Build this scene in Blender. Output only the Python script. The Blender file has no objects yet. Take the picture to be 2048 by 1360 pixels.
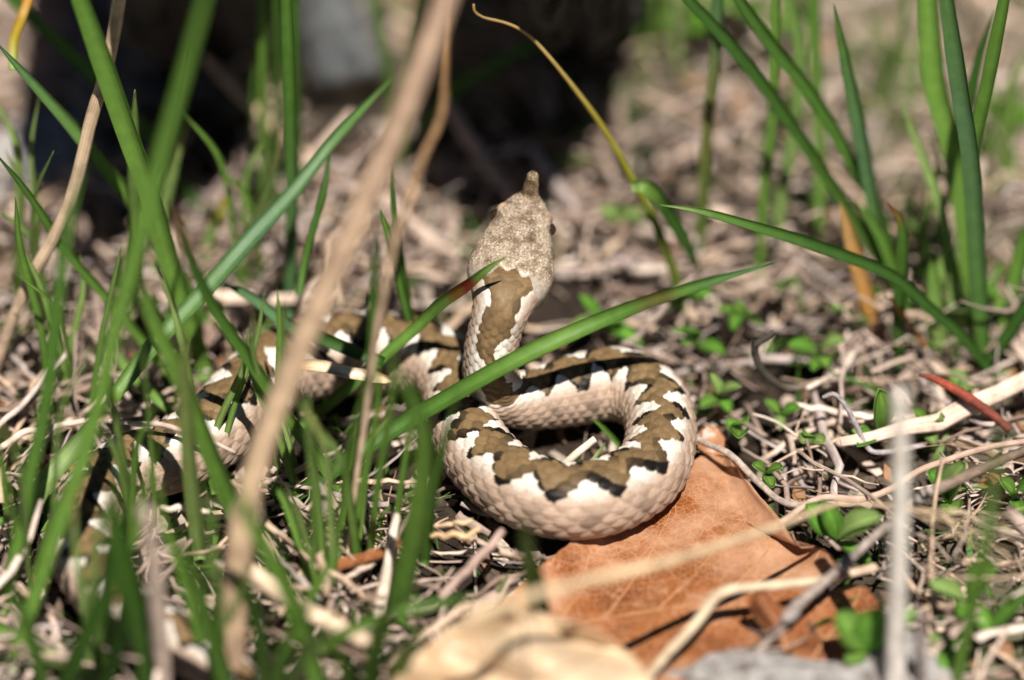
import bpy, math, random
import numpy as np
from mathutils import Vector, noise as mnoise

random.seed(11)
rng = np.random.default_rng(11)
SC = bpy.context.scene
COL = SC.collection
R = math.radians
CM = 0.01

# ------------------------------------------------------------------ camera, world, sun, exposure
W, H = 2048.0, 1360.0                 # pixel grid of the photograph
PITCH = R(38.0)
DIST = 1.30                           # metres to the plane of focus
SPAN = 0.293                          # metres across the frame at that plane
LENS = 36.0 * DIST / SPAN
FWD = np.array([0.0, math.cos(PITCH), -math.sin(PITCH)])
UPV = np.array([0.0, math.sin(PITCH), math.cos(PITCH)])
RGT = np.array([1.0, 0.0, 0.0])
TGT = np.array([0.0, 0.0, 0.0265])
CAM = TGT - FWD * DIST

cd = bpy.data.cameras.new('camera')
cam = bpy.data.objects.new('camera', cd)
COL.objects.link(cam)
cam.location = CAM
cam.rotation_euler = (math.pi / 2 - PITCH, 0, 0)
cd.lens = LENS
cd.sensor_width = 36.0
cd.clip_start = 0.05
cd.clip_end = 200.0
cd.dof.use_dof = True
cd.dof.focus_distance = DIST - 0.023
cd.dof.aperture_fstop = 2.7
SC.camera = cam

SUN_EL, SUN_AZ = R(64.0), R(163.0)    # azimuth measured clockwise from +y; the sun stands behind the camera, to its right
wd = bpy.data.worlds.new('World')
SC.world = wd
wd.use_nodes = True
nt = wd.node_tree
nt.nodes.clear()
sky = nt.nodes.new('ShaderNodeTexSky')
sky.sky_type = 'NISHITA'
sky.sun_disc = False
sky.sun_elevation = SUN_EL
sky.sun_rotation = SUN_AZ
sky.altitude = 3000.0
sky.air_density = 0.4
sky.dust_density = 0.0
bg = nt.nodes.new('ShaderNodeBackground')
bg.inputs['Strength'].default_value = 0.05
wo = nt.nodes.new('ShaderNodeOutputWorld')
nt.links.new(sky.outputs[0], bg.inputs[0])
nt.links.new(bg.outputs[0], wo.inputs[0])

sd = bpy.data.lights.new('sun', 'SUN')
sd.energy = 5.0
sd.angle = R(0.53)
sd.color = (1.0, 0.955, 0.89)
sun = bpy.data.objects.new('sun', sd)
COL.objects.link(sun)
sdir = Vector((math.sin(SUN_AZ) * math.cos(SUN_EL), math.cos(SUN_AZ) * math.cos(SUN_EL), math.sin(SUN_EL)))
sun.rotation_euler = (-sdir).to_track_quat('-Z', 'Y').to_euler()
sun.location = sdir * 3

SC.view_settings.view_transform = 'Standard'
SC.view_settings.look = 'None'
SC.view_settings.exposure = 0.52
SC.view_settings.gamma = 1.0
SC.view_settings.use_curve_mapping = False
SC.render.engine = 'CYCLES'
SC.cycles.use_denoising = True
SC.cycles.max_bounces = 10
SC.cycles.diffuse_bounces = 2
SC.cycles.transparent_max_bounces = 12


# ------------------------------------------------------------------ helpers
def ray(px, py):
    x = (px - W / 2) / W * SPAN
    y = -(py - H / 2) / W * SPAN
    d = FWD * DIST + RGT * x + UPV * y
    return d


def P(px, py, z=0.0):                 # the place at height z (cm) seen at a pixel of the photograph
    d = ray(px, py)
    t = (z * CM - CAM[2]) / d[2]
    return CAM + d * t


def Q(px, py, y):                     # the place at distance y (m) seen at a pixel
    d = ray(px, py)
    t = (y - CAM[1]) / d[1]
    return CAM + d * t


PX = SPAN / W                         # metres per pixel at the plane of focus


def tag(o, label=None, cat=None, group=None, kind=None):
    if label: o['label'] = label
    if cat: o['category'] = cat
    if group: o['group'] = group
    if kind: o['kind'] = kind
    return o


def empty(name, loc=(0, 0, 0)):
    o = bpy.data.objects.new(name, None)
    o.empty_display_size = 0.01
    COL.objects.link(o)
    o.location = loc
    return o


def make_mesh(name, v, f, col=None, uv=None, smooth=True):
    me = bpy.data.meshes.new(name)
    v = np.asarray(v, dtype=np.float64)
    if isinstance(f, np.ndarray):
        n, k = f.shape
        me.vertices.add(len(v))
        me.vertices.foreach_set('co', v.ravel().astype(np.float32))
        me.loops.add(n * k)
        me.loops.foreach_set('vertex_index', f.ravel().astype(np.int32))
        me.polygons.add(n)
        me.polygons.foreach_set('loop_start', (np.arange(n) * k).astype(np.int32))
        me.update(calc_edges=True)
    else:
        me.from_pydata([tuple(p) for p in v], [], f)
    me.validate()
    if col is not None:
        c = np.ones((len(v), 4), dtype=np.float32)
        c[:, :3] = col
        a = me.color_attributes.new('Col', 'FLOAT_COLOR', 'POINT')
        a.data.foreach_set('color', c.ravel())
    if uv is not None:                # per-vertex (across, along)
        a = me.attributes.new('lay', 'FLOAT_VECTOR', 'POINT')
        u3 = np.zeros((len(v), 3), dtype=np.float32)
        u3[:, :2] = uv
        a.data.foreach_set('vector', u3.ravel())
    if smooth:
        me.polygons.foreach_set('use_smooth', np.ones(len(me.polygons), dtype=bool))
    return me


def obj(name, me, mat=None, parent=None):
    o = bpy.data.objects.new(name, me)
    COL.objects.link(o)
    if mat and not me.materials:
        me.materials.append(mat)
    if parent is not None:
        o.parent = parent
        o.matrix_parent_inverse = parent.matrix_basis.inverted()   # parts are given in world coordinates
    return o


def spline(pts, n):
    """centripetal-like smooth resampling of the rows of pts (any number of columns)"""
    pts = np.asarray(pts, float)
    k = len(pts)
    if k == 2:
        t = np.linspace(0, 1, n)[:, None]
        return pts[0] * (1 - t) + pts[1] * t
    ext = np.vstack([2 * pts[0] - pts[1], pts, 2 * pts[-1] - pts[-2]])
    seg = np.linalg.norm(np.diff(pts[:, :3], axis=0), axis=1)
    cum = np.concatenate([[0], np.cumsum(seg)])
    s = np.linspace(0, cum[-1], n)
    i = np.clip(np.searchsorted(cum, s, side='right') - 1, 0, k - 2)
    t = ((s - cum[i]) / np.maximum(seg[i], 1e-9))[:, None]
    p0, p1, p2, p3 = ext[i], ext[i + 1], ext[i + 2], ext[i + 3]
    return 0.5 * ((2 * p1) + (-p0 + p2) * t + (2 * p0 - 5 * p1 + 4 * p2 - p3) * t ** 2 + (-p0 + 3 * p1 - 3 * p2 + p3) * t ** 3)


def unit(a):
    return a / np.maximum(np.linalg.norm(a, axis=-1, keepdims=True), 1e-12)


def tangents(p):
    return unit(np.gradient(p, axis=0))


def grid_faces(m, n, closed=False):
    a = np.arange(m * n).reshape(m, n)
    if closed:
        b = np.roll(a, -1, axis=1)
        return np.stack([a[:-1], a[1:], b[1:], b[:-1]], -1).reshape(-1, 4)
    return np.stack([a[:-1, :-1], a[1:, :-1], a[1:, 1:], a[:-1, 1:]], -1).reshape(-1, 4)


def frames(p, ref):
    t = tangents(p)
    ref = np.broadcast_to(np.asarray(ref, float), p.shape)
    side = unit(np.cross(t, ref))
    up = np.cross(side, t)
    return t, side, up


def tube(p, r, k=8, ref=(0.13, 0.21, 1.0), flat=1.0, rough=0.0):
    """closed tube round the polyline p, radius r per point"""
    p = np.asarray(p, float)
    m = len(p)
    r = np.broadcast_to(np.asarray(r, float), (m,))
    t, s, u = frames(p, ref)
    a = np.linspace(0, 2 * math.pi, k, endpoint=False)
    rr = r[:, None] * np.ones((m, k))
    if rough:
        rr = rr * (1 + rough * rng.normal(size=(m, k)))
    v = p[:, None] + rr[..., None] * (np.cos(a)[None, :, None] * s[:, None] + flat * np.sin(a)[None, :, None] * u[:, None])
    v = v.reshape(-1, 3)
    f = [tuple(q) for q in grid_faces(m, k, True)]
    f.append(tuple(range(k)))
    f.append(tuple(reversed(range((m - 1) * k, m * k))))
    lay = np.stack(np.broadcast_arrays(np.linspace(0, 1, k)[None, :], np.linspace(0, 1, m)[:, None]), -1).reshape(-1, 2)
    return v, f, lay


def sheet(g, th):
    """closed thin body from a grid of points g (m,n,3), thickness th"""
    m, n = g.shape[:2]
    du = np.gradient(g, axis=0)
    dv = np.gradient(g, axis=1)
    nr = unit(np.cross(du, dv))
    v = np.concatenate([(g + nr * th / 2).reshape(-1, 3), (g - nr * th / 2).reshape(-1, 3)])
    q = grid_faces(m, n)
    f = np.concatenate([q, q[:, ::-1] + m * n])
    a = np.arange(m * n).reshape(m, n)
    loop = np.concatenate([a[0, :], a[1:, -1], a[-1, -2::-1], a[-2:0:-1, 0]])
    nx = np.roll(loop, -1)
    f = np.concatenate([f, np.stack([loop, loop + m * n, nx + m * n, nx], -1)])
    lay = np.stack(np.meshgrid(np.linspace(0, 1, m), np.linspace(0, 1, n), indexing='ij')[::-1], -1).reshape(-1, 2)
    return v, f, np.concatenate([lay, lay])


def nz(v, sc, seed=0.0):
    return mnoise.noise(Vector((v[0] * sc + seed, v[1] * sc - seed, v[2] * sc + 2 * seed)))


# ------------------------------------------------------------------ materials
def material(name):
    m = bpy.data.materials.new(name)
    m.use_nodes = True
    t = m.node_tree
    t.nodes.clear()
    out = t.nodes.new('ShaderNodeOutputMaterial')
    return m, t, out


def N(t, typ, **kw):
    n = t.nodes.new(typ)
    for k, v in kw.items():
        if k in n.inputs and not hasattr(n, k):
            n.inputs[k].default_value = v
        elif hasattr(n, k):
            setattr(n, k, v)
        else:
            n.inputs[k].default_value = v
    return n


def mixc(t, fac, a, b, mode='MIX'):
    n = t.nodes.new('ShaderNodeMix')
    n.data_type = 'RGBA'
    n.blend_type = mode
    for s, v in ((0, fac), (6, a), (7, b)):
        if hasattr(v, 'node'):
            t.links.new(v, n.inputs[s])
        else:
            n.inputs[s].default_value = v if s == 0 else (*v, 1.0) if len(v) == 3 else v
    return n.outputs[2]


def ramp(t, src, stops):
    n = t.nodes.new('ShaderNodeValToRGB')
    e = n.color_ramp.elements
    while len(e) < len(stops):
        e.new(0.5)
    for i, (p, c) in enumerate(stops):
        e[i].position = p
        e[i].color = (*c, 1.0) if len(c) == 3 else c
    t.links.new(src, n.inputs[0])
    return n.outputs[0]


def noise_tex(t, vec, scale, detail=4.0, rough=0.55):
    n = t.nodes.new('ShaderNodeTexNoise')
    n.inputs['Scale'].default_value = scale
    n.inputs['Detail'].default_value = detail
    n.inputs['Roughness'].default_value = rough
    if vec is not None:
        t.links.new(vec, n.inputs['Vector'])
    return n


def attr(t, name):
    n = t.nodes.new('ShaderNodeAttribute')
    n.attribute_name = name
    return n


def bump(t, h, strength, dist):
    n = t.nodes.new('ShaderNodeBump')
    n.inputs['Strength'].default_value = strength
    n.inputs['Distance'].default_value = dist
    t.links.new(h, n.inputs['Height'])
    return n.outputs[0]


def coords(t, which='Object', scale=None):
    n = t.nodes.new('ShaderNodeTexCoord')
    if scale is None:
        return n.outputs[which]
    mp = t.nodes.new('ShaderNodeMapping')
    mp.inputs['Scale'].default_value = scale
    t.links.new(n.outputs[which], mp.inputs['Vector'])
    return mp.outputs[0]


def mat_blade():
    m, t, out = material('grass_blade')
    a = attr(t, 'Col')
    lay = attr(t, 'lay')
    mp = t.nodes.new('ShaderNodeMapping')
    mp.inputs['Scale'].default_value = (9.0, 0.6, 1.0)
    t.links.new(lay.outputs['Vector'], mp.inputs['Vector'])
    n1 = noise_tex(t, mp.outputs[0], 2.2, 3.0)
    n2 = noise_tex(t, coords(t), 260.0, 3.0)
    c = mixc(t, 0.55, a.outputs['Color'], ramp(t, n1.outputs['Fac'], [(0.25, (0.55, 0.55, 0.5)), (0.75, (1.35, 1.35, 1.2))]), 'MULTIPLY')
    c = mixc(t, 0.35, c, ramp(t, n2.outputs['Fac'], [(0.3, (0.6, 0.62, 0.5)), (0.7, (1.3, 1.25, 1.2))]), 'MULTIPLY')
    b = N(t, 'ShaderNodeBsdfPrincipled')
    b.inputs['Roughness'].default_value = 0.42
    b.inputs['Specular IOR Level'].default_value = 0.45
    t.links.new(c, b.inputs['Base Color'])
    t.links.new(bump(t, n1.outputs['Fac'], 0.35, 0.0004), b.inputs['Normal'])
    tr = t.nodes.new('ShaderNodeBsdfTranslucent')
    c2 = mixc(t, 1.0, c, (1.5, 1.6, 0.6), 'MULTIPLY')
    t.links.new(c2, tr.inputs['Color'])
    mx = t.nodes.new('ShaderNodeMixShader')
    mx.inputs[0].default_value = 0.4
    t.links.new(b.outputs[0], mx.inputs[1])
    t.links.new(tr.outputs[0], mx.inputs[2])
    t.links.new(mx.outputs[0], out.inputs['Surface'])
    return m


def mat_straw():
    m, t, out = material('dry_straw')
    a = attr(t, 'Col')
    lay = attr(t, 'lay')
    oi = t.nodes.new('ShaderNodeObjectInfo')
    mp = t.nodes.new('ShaderNodeMapping')
    mp.inputs['Scale'].default_value = (11.0, 1.2, 1.0)
    t.links.new(lay.outputs['Vector'], mp.inputs['Vector'])
    n1 = noise_tex(t, mp.outputs[0], 2.0, 4.0)
    n2 = noise_tex(t, coords(t), 190.0, 4.0)
    c = mixc(t, 0.7, a.outputs['Color'], ramp(t, n1.outputs['Fac'], [(0.25, (0.55, 0.5, 0.46)), (0.6, (1.3, 1.25, 1.22))]), 'MULTIPLY')
    c = mixc(t, 0.6, c, ramp(t, n2.outputs['Fac'], [(0.32, (0.5, 0.46, 0.44)), (0.6, (1.3, 1.28, 1.25))]), 'MULTIPLY')
    b = N(t, 'ShaderNodeBsdfPrincipled')
    b.inputs['Roughness'].default_value = 0.62
    b.inputs['Specular IOR Level'].default_value = 0.3
    t.links.new(c, b.inputs['Base Color'])
    t.links.new(bump(t, n1.outputs['Fac'], 0.5, 0.0006), b.inputs['Normal'])
    t.links.new(b.outputs[0], out.inputs['Surface'])
    return m


def mat_bark():
    m, t, out = material('twig_bark')
    a = attr(t, 'Col')
    n2 = noise_tex(t, coords(t), 420.0, 5.0, 0.65)
    n3 = noise_tex(t, coords(t), 90.0, 3.0)
    c = mixc(t, 0.8, a.outputs['Color'], ramp(t, n2.outputs['Fac'], [(0.3, (0.35, 0.32, 0.3)), (0.68, (1.35, 1.33, 1.3))]), 'MULTIPLY')
    c = mixc(t, 0.6, c, ramp(t, n3.outputs['Fac'], [(0.35, (0.6, 0.58, 0.56)), (0.65, (1.2, 1.2, 1.2))]), 'MULTIPLY')
    b = N(t, 'ShaderNodeBsdfPrincipled')
    b.inputs['Roughness'].default_value = 0.8
    t.links.new(c, b.inputs['Base Color'])
    t.links.new(bump(t, n2.outputs['Fac'], 0.8, 0.0008), b.inputs['Normal'])
    t.links.new(b.outputs[0], out.inputs['Surface'])
    return m


def mat_snake():
    m, t, out = material('snake_skin')
    a = attr(t, 'Col')
    g = attr(t, 'lay')                # x: 1 on the head, 0 on the body
    sep = t.nodes.new('ShaderNodeSeparateXYZ')
    t.links.new(g.outputs['Vector'], sep.inputs[0])
    co = coords(t)
    n1 = noise_tex(t, co, 900.0, 3.0)
    n2 = noise_tex(t, co, 260.0, 5.0, 0.7)
    vor = t.nodes.new('ShaderNodeTexVoronoi')
    vor.inputs['Scale'].default_value = 880.0
    vor.inputs['Randomness'].default_value = 0.55
    t.links.new(co, vor.inputs['Vector'])
    c = mixc(t, 0.35, a.outputs['Color'], ramp(t, n1.outputs['Fac'], [(0.3, (0.6, 0.58, 0.55)), (0.7, (1.25, 1.25, 1.25))]), 'MULTIPLY')
    c = mixc(t, 0.25, c, ramp(t, n2.outputs['Fac'], [(0.3, (0.7, 0.66, 0.62)), (0.6, (1.12, 1.12, 1.12))]), 'MULTIPLY')
    # on the head: small granular plates with speckled seams
    hd = ramp(t, vor.outputs['Distance'], [(0.15, (1.12, 1.1, 1.06)), (0.55, (0.72, 0.64, 0.54))])
    sp = ramp(t, n2.outputs['Fac'], [(0.38, (0.34, 0.27, 0.19)), (0.53, (1.0, 0.98, 0.95)), (0.7, (1.3, 1.3, 1.3))])
    hc = mixc(t, 0.8, mixc(t, 0.8, a.outputs['Color'], hd, 'MULTIPLY'), sp, 'MULTIPLY')
    n4 = noise_tex(t, co, 1900.0, 2.0, 0.6)
    hc = mixc(t, 0.85, hc, ramp(t, n4.outputs['Fac'], [(0.34, (0.5, 0.43, 0.36)), (0.5, (1.0, 1.0, 1.0)), (0.66, (1.35, 1.35, 1.35))]), 'MULTIPLY')
    c = mixc(t, sep.outputs[0], c, hc)
    b = N(t, 'ShaderNodeBsdfPrincipled')
    b.inputs['Roughness'].default_value = 0.48
    b.inputs['Specular IOR Level'].default_value = 0.15
    t.links.new(c, b.inputs['Base Color'])
    inv = t.nodes.new('ShaderNodeMath'); inv.operation = 'MULTIPLY'
    t.links.new(vor.outputs['Distance'], inv.inputs[0]); t.links.new(sep.outputs[0], inv.inputs[1])
    neg = t.nodes.new('ShaderNodeMath'); neg.operation = 'MULTIPLY'; neg.inputs[1].default_value = -1.0
    t.links.new(inv.outputs[0], neg.inputs[0])
    b1 = t.nodes.new('ShaderNodeBump')
    b1.inputs['Strength'].default_value = 0.6
    b1.inputs['Distance'].default_value = 0.0004
    t.links.new(neg.outputs[0], b1.inputs['Height'])
    b2 = t.nodes.new('ShaderNodeBump')
    b2.inputs['Strength'].default_value = 0.25
    b2.inputs['Distance'].default_value = 0.0003
    t.links.new(n1.outputs['Fac'], b2.inputs['Height'])
    t.links.new(b1.outputs[0], b2.inputs['Normal'])
    t.links.new(b2.outputs[0], b.inputs['Normal'])
    t.links.new(b.outputs[0], out.inputs['Surface'])
    return m


def mat_deadleaf(name, dark, mid, pale, rough=0.42):
    m, t, out = material(name)
    co = coords(t)
    n1 = noise_tex(t, co, 45.0, 5.0, 0.6)
    n2 = noise_tex(t, co, 260.0, 4.0)
    n3 = noise_tex(t, co, 18.0, 2.0)
    vor = t.nodes.new('ShaderNodeTexVoronoi')
    vor.feature = 'DISTANCE_TO_EDGE'
    vor.inputs['Scale'].default_value = 520.0
    t.links.new(co, vor.inputs['Vector'])
    vo2 = t.nodes.new('ShaderNodeTexVoronoi')
    vo2.feature = 'DISTANCE_TO_EDGE'
    vo2.inputs['Scale'].default_value = 130.0
    t.links.new(co, vo2.inputs['Vector'])
    c = ramp(t, n1.outputs['Fac'], [(0.3, dark), (0.5, mid), (0.72, pale)])
    c = mixc(t, ramp(t, n3.outputs['Fac'], [(0.5, (0, 0, 0)), (0.64, (0.6, 0.6, 0.6))]), c, pale)
    c = mixc(t, 0.4, c, ramp(t, n2.outputs['Fac'], [(0.3, (0.65, 0.6, 0.55)), (0.7, (1.25, 1.25, 1.2))]), 'MULTIPLY')
    c = mixc(t, ramp(t, vor.outputs['Distance'], [(0.0, (0.55, 0.55, 0.55)), (0.07, (0, 0, 0))]), c, pale)
    c = mixc(t, ramp(t, vo2.outputs['Distance'], [(0.0, (0.28, 0.28, 0.28)), (0.05, (0, 0, 0))]), c, pale)
    b = N(t, 'ShaderNodeBsdfPrincipled')
    b.inputs['Roughness'].default_value = rough
    b.inputs['Specular IOR Level'].default_value = 0.5
    t.links.new(c, b.inputs['Base Color'])
    bb = t.nodes.new('ShaderNodeBump')
    bb.inputs['Strength'].default_value = 0.22
    bb.inputs['Distance'].default_value = 0.0008
    bb.invert = True
    t.links.new(vo2.outputs['Distance'], bb.inputs['Height'])
    b2 = t.nodes.new('ShaderNodeBump')
    b2.inputs['Strength'].default_value = 0.4
    b2.inputs['Distance'].default_value = 0.001
    t.links.new(n1.outputs['Fac'], b2.inputs['Height'])
    t.links.new(bb.outputs[0], b2.inputs['Normal'])
    t.links.new(b2.outputs[0], b.inputs['Normal'])
    tr = t.nodes.new('ShaderNodeBsdfTranslucent')
    t.links.new(c, tr.inputs['Color'])
    mx = t.nodes.new('ShaderNodeMixShader')
    mx.inputs[0].default_value = 0.12
    t.links.new(b.outputs[0], mx.inputs[1])
    t.links.new(tr.outputs[0], mx.inputs[2])
    t.links.new(mx.outputs[0], out.inputs['Surface'])
    return m


def mat_stone(name, stops, scale=60.0):
    m, t, out = material(name)
    co = coords(t)
    n1 = noise_tex(t, co, scale, 7.0, 0.65)
    n2 = noise_tex(t, co, scale * 6, 5.0, 0.7)
    c = ramp(t, n1.outputs['Fac'], stops)
    c = mixc(t, 0.6, c, ramp(t, n2.outputs['Fac'], [(0.35, (0.5, 0.47, 0.45)), (0.6, (1.2, 1.2, 1.2))]), 'MULTIPLY')
    b = N(t, 'ShaderNodeBsdfPrincipled')
    b.inputs['Roughness'].default_value = 0.85
    t.links.new(c, b.inputs['Base Color'])
    b1 = t.nodes.new('ShaderNodeBump')
    b1.inputs['Strength'].default_value = 0.9
    b1.inputs['Distance'].default_value = 0.003
    t.links.new(n2.outputs['Fac'], b1.inputs['Height'])
    t.links.new(b1.outputs[0], b.inputs['Normal'])
    t.links.new(b.outputs[0], out.inputs['Surface'])
    return m


def mat_ground():
    m, t, out = material('soil')
    co = coords(t)
    n1 = noise_tex(t, co, 14.0, 6.0, 0.6)
    n2 = noise_tex(t, co, 160.0, 6.0, 0.7)
    n3 = noise_tex(t, co, 1.3, 4.0)
    c = ramp(t, n1.outputs['Fac'], [(0.3, (0.022, 0.016, 0.012)), (0.55, (0.045, 0.033, 0.025)), (0.75, (0.11, 0.083, 0.062))])
    c = mixc(t, 0.8, c, ramp(t, n2.outputs['Fac'], [(0.35, (0.4, 0.38, 0.36)), (0.65, (1.5, 1.45, 1.4))]), 'MULTIPLY')
    # away from the dark soil under the litter the ground is paler, dry and sandy, with a green growth in patches
    g = t.nodes.new('ShaderNodeVectorMath'); g.operation = 'DISTANCE'
    g.inputs[1].default_value = (-0.06, -0.02, 0.0)
    t.links.new(co, g.inputs[0])
    far = ramp(t, g.outputs['Value'], [(0.16, (0, 0, 0)), (0.27, (1, 1, 1))])
    dry = ramp(t, n3.outputs['Fac'], [(0.35, (0.27, 0.235, 0.15)), (0.5, (0.33, 0.29, 0.20)), (0.65, (0.20, 0.235, 0.09))])
    dry = mixc(t, 0.5, dry, ramp(t, n2.outputs['Fac'], [(0.35, (0.6, 0.58, 0.56)), (0.65, (1.3, 1.3, 1.3))]), 'MULTIPLY')
    c = mixc(t, far, c, dry)
    b = N(t, 'ShaderNodeBsdfPrincipled')
    b.inputs['Roughness'].default_value = 0.95
    b.inputs['Specular IOR Level'].default_value = 0.15
    t.links.new(c, b.inputs['Base Color'])
    t.links.new(bump(t, n2.outputs['Fac'], 1.0, 0.004), b.inputs['Normal'])
    t.links.new(b.outputs[0], out.inputs['Surface'])
    return m


def mat_plain(name, color, rough=0.5, spec=0.5, trans=0.0, ior=1.5):
    m, t, out = material(name)
    b = N(t, 'ShaderNodeBsdfPrincipled')
    n = noise_tex(t, coords(t), 300.0, 3.0)
    c = mixc(t, 0.3 if trans == 0 else 0.0, color, ramp(t, n.outputs['Fac'], [(0.3, (0.7, 0.7, 0.7)), (0.7, (1.2, 1.2, 1.2))]), 'MULTIPLY')
    t.links.new(c, b.inputs['Base Color'])
    b.inputs['Roughness'].default_value = rough
    b.inputs['Specular IOR Level'].default_value = spec
    b.inputs['Transmission Weight'].default_value = trans
    b.inputs['IOR'].default_value = ior
    t.links.new(b.outputs[0], out.inputs['Surface'])
    return m


M_BLADE, M_STRAW, M_BARK, M_SKIN = mat_blade(), mat_straw(), mat_bark(), mat_snake()
M_LEAF = mat_deadleaf('dead_leaf_orange', (0.15, 0.042, 0.011), (0.30, 0.098, 0.025), (0.58, 0.34, 0.21), 0.30)
M_LEAF2 = mat_deadleaf('dead_leaf_brown', (0.14, 0.045, 0.015), (0.30, 0.10, 0.035), (0.45, 0.22, 0.11))
M_LEAF3 = mat_deadleaf('dead_leaf_cream', (0.42, 0.24, 0.12), (0.66, 0.46, 0.28), (0.8, 0.62, 0.42))
M_GROUND = mat_ground()
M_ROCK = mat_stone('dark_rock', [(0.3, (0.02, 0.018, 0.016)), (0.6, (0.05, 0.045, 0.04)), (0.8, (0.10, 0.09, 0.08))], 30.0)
M_PALE = mat_stone('pale_stone', [(0.35, (0.22, 0.18, 0.15)), (0.47, (0.58, 0.53, 0.49)), (0.7, (0.82, 0.78, 0.74))], 170.0)
def mat_plastic():
    m, t, out = material('clear_plastic')
    b = N(t, 'ShaderNodeBsdfPrincipled')
    b.inputs['Base Color'].default_value = (0.96, 0.98, 0.99, 1)
    b.inputs['Transmission Weight'].default_value = 0.95
    b.inputs['Specular IOR Level'].default_value = 1.0
    b.inputs['IOR'].default_value = 1.5
    n = noise_tex(t, coords(t), 160.0, 4.0)
    t.links.new(ramp(t, n.outputs['Fac'], [(0.4, (0.06, 0.06, 0.06)), (0.7, (0.2, 0.2, 0.2))]), b.inputs['Roughness'])
    t.links.new(bump(t, n.outputs['Fac'], 0.3, 0.001), b.inputs['Normal'])
    t.links.new(b.outputs[0], out.inputs['Surface'])
    return m


M_GLASS = mat_plastic()
M_EYE = mat_plain('eye_dark', (0.012, 0.009, 0.007), 0.1)
M_IRIS = mat_plain('eye_iris', (0.03, 0.016, 0.008), 0.2)

# ------------------------------------------------------------------ the snake's line (pixel x, pixel y, height cm, radius cm)
HEADLEN = 3.75
SNOUT = P(1060, 388, 6.35)
NAPE = P(1004, 612, 4.75)
axis = unit(NAPE - SNOUT)
hl = np.linalg.norm(NAPE - SNOUT) / CM
body_keys = [
    (990, 662, 4.05, 0.74), (981, 708, 3.32, 0.735), (982, 752, 2.55, 0.75), (1003, 788, 1.82, 0.78), (1058, 800, 1.42, 0.82),
    (1140, 783, 1.32, 0.97), (1230, 768, 1.30, 1.02), (1300, 800, 1.30, 1.0), (1322, 862, 1.32, 0.97), (1302, 938, 1.35, 1.0),
    (1228, 987, 1.36, 1.04), (1130, 1002, 1.36, 1.05), (1030, 972, 1.30, 1.05), (958, 908, 1.22, 1.02), (922, 835, 1.15, 0.98),
    (908, 768, 1.12, 0.98), (868, 722, 1.15, 1.02), (800, 706, 1.2, 1.1), (720, 706, 1.25, 1.16), (630, 716, 1.28, 1.16), (550, 742, 1.3, 1.12),
    (490, 796, 1.3, 1.08), (428, 862, 1.25, 1.05), (345, 912, 1.2, 1.0), (262, 938, 1.15, 0.97), (196, 990, 1.1, 0.95), (162, 1066, 1.05, 0.92),
    (184, 1146, 1.0, 0.9), (250, 1222, 0.95, 0.86), (340, 1276, 0.9, 0.8), (430, 1326, 0.8, 0.7), (500, 1400, 0.6, 0.52), (520, 1480, 0.4, 0.36),
    (490, 1560, 0.22, 0.2), (450, 1600, 0.1, 0.06)]
head_pts = [SNOUT + axis * CM * hl * k for k in (0.0, 0.25, 0.5, 0.75, 1.0)]
line = [np.append(p, 0.75) for p in head_pts] + [np.append(P(a, b, c), r) for a, b, c, r in body_keys]
dense = spline(np.array(line), 6000)
arc = np.concatenate([[0], np.cumsum(np.linalg.norm(np.diff(dense[:, :3], axis=0), axis=1))]) / CM   # cm from the snout
LEN = arc[-1]


def at_arc(s):
    return np.stack([np.interp(s, arc, dense[:, i]) for i in range(4)], -1)


SNAKE = at_arc(np.arange(0, LEN, 0.15))   # samples used to keep litter out of the body


def clear_of_snake(pts, margin=0.0012):
    pts = np.asarray(pts)
    d = np.linalg.norm(pts[:, None, :] - SNAKE[None, :, :3], axis=2)
    rad = np.maximum(SNAKE[None, :, 3], 0.75) * CM + margin
    rad[:, :22] += 0.004
    return bool((d > rad).all())


# ------------------------------------------------------------------ ground
def ground_h(x, y):
    h = 0.0035 * mnoise.noise(Vector((x * 22, y * 22, 0.3))) + 0.0015 * mnoise.noise(Vector((x * 75, y * 75, 4.3)))
    far = min(1.0, max(0.0, (math.hypot(x, y) - 0.5) / 2.0))
    return h - 0.003 + far * 0.05 * mnoise.noise(Vector((x * 1.3, y * 1.3, 7.7)))


k = 181
u = np.linspace(-1, 1, k)
gx = np.sinh(u * 5.2) / math.sinh(5.2) * 30.0 + u * 0.45
gv = np.array([[(x, y, ground_h(x, y)) for y in gx] for x in gx]).reshape(-1, 3)
tag(obj('ground', make_mesh('ground', gv, grid_faces(k, k)[:, ::-1]), M_GROUND), 'dark brown soil under the straw litter', kind='structure')


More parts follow.
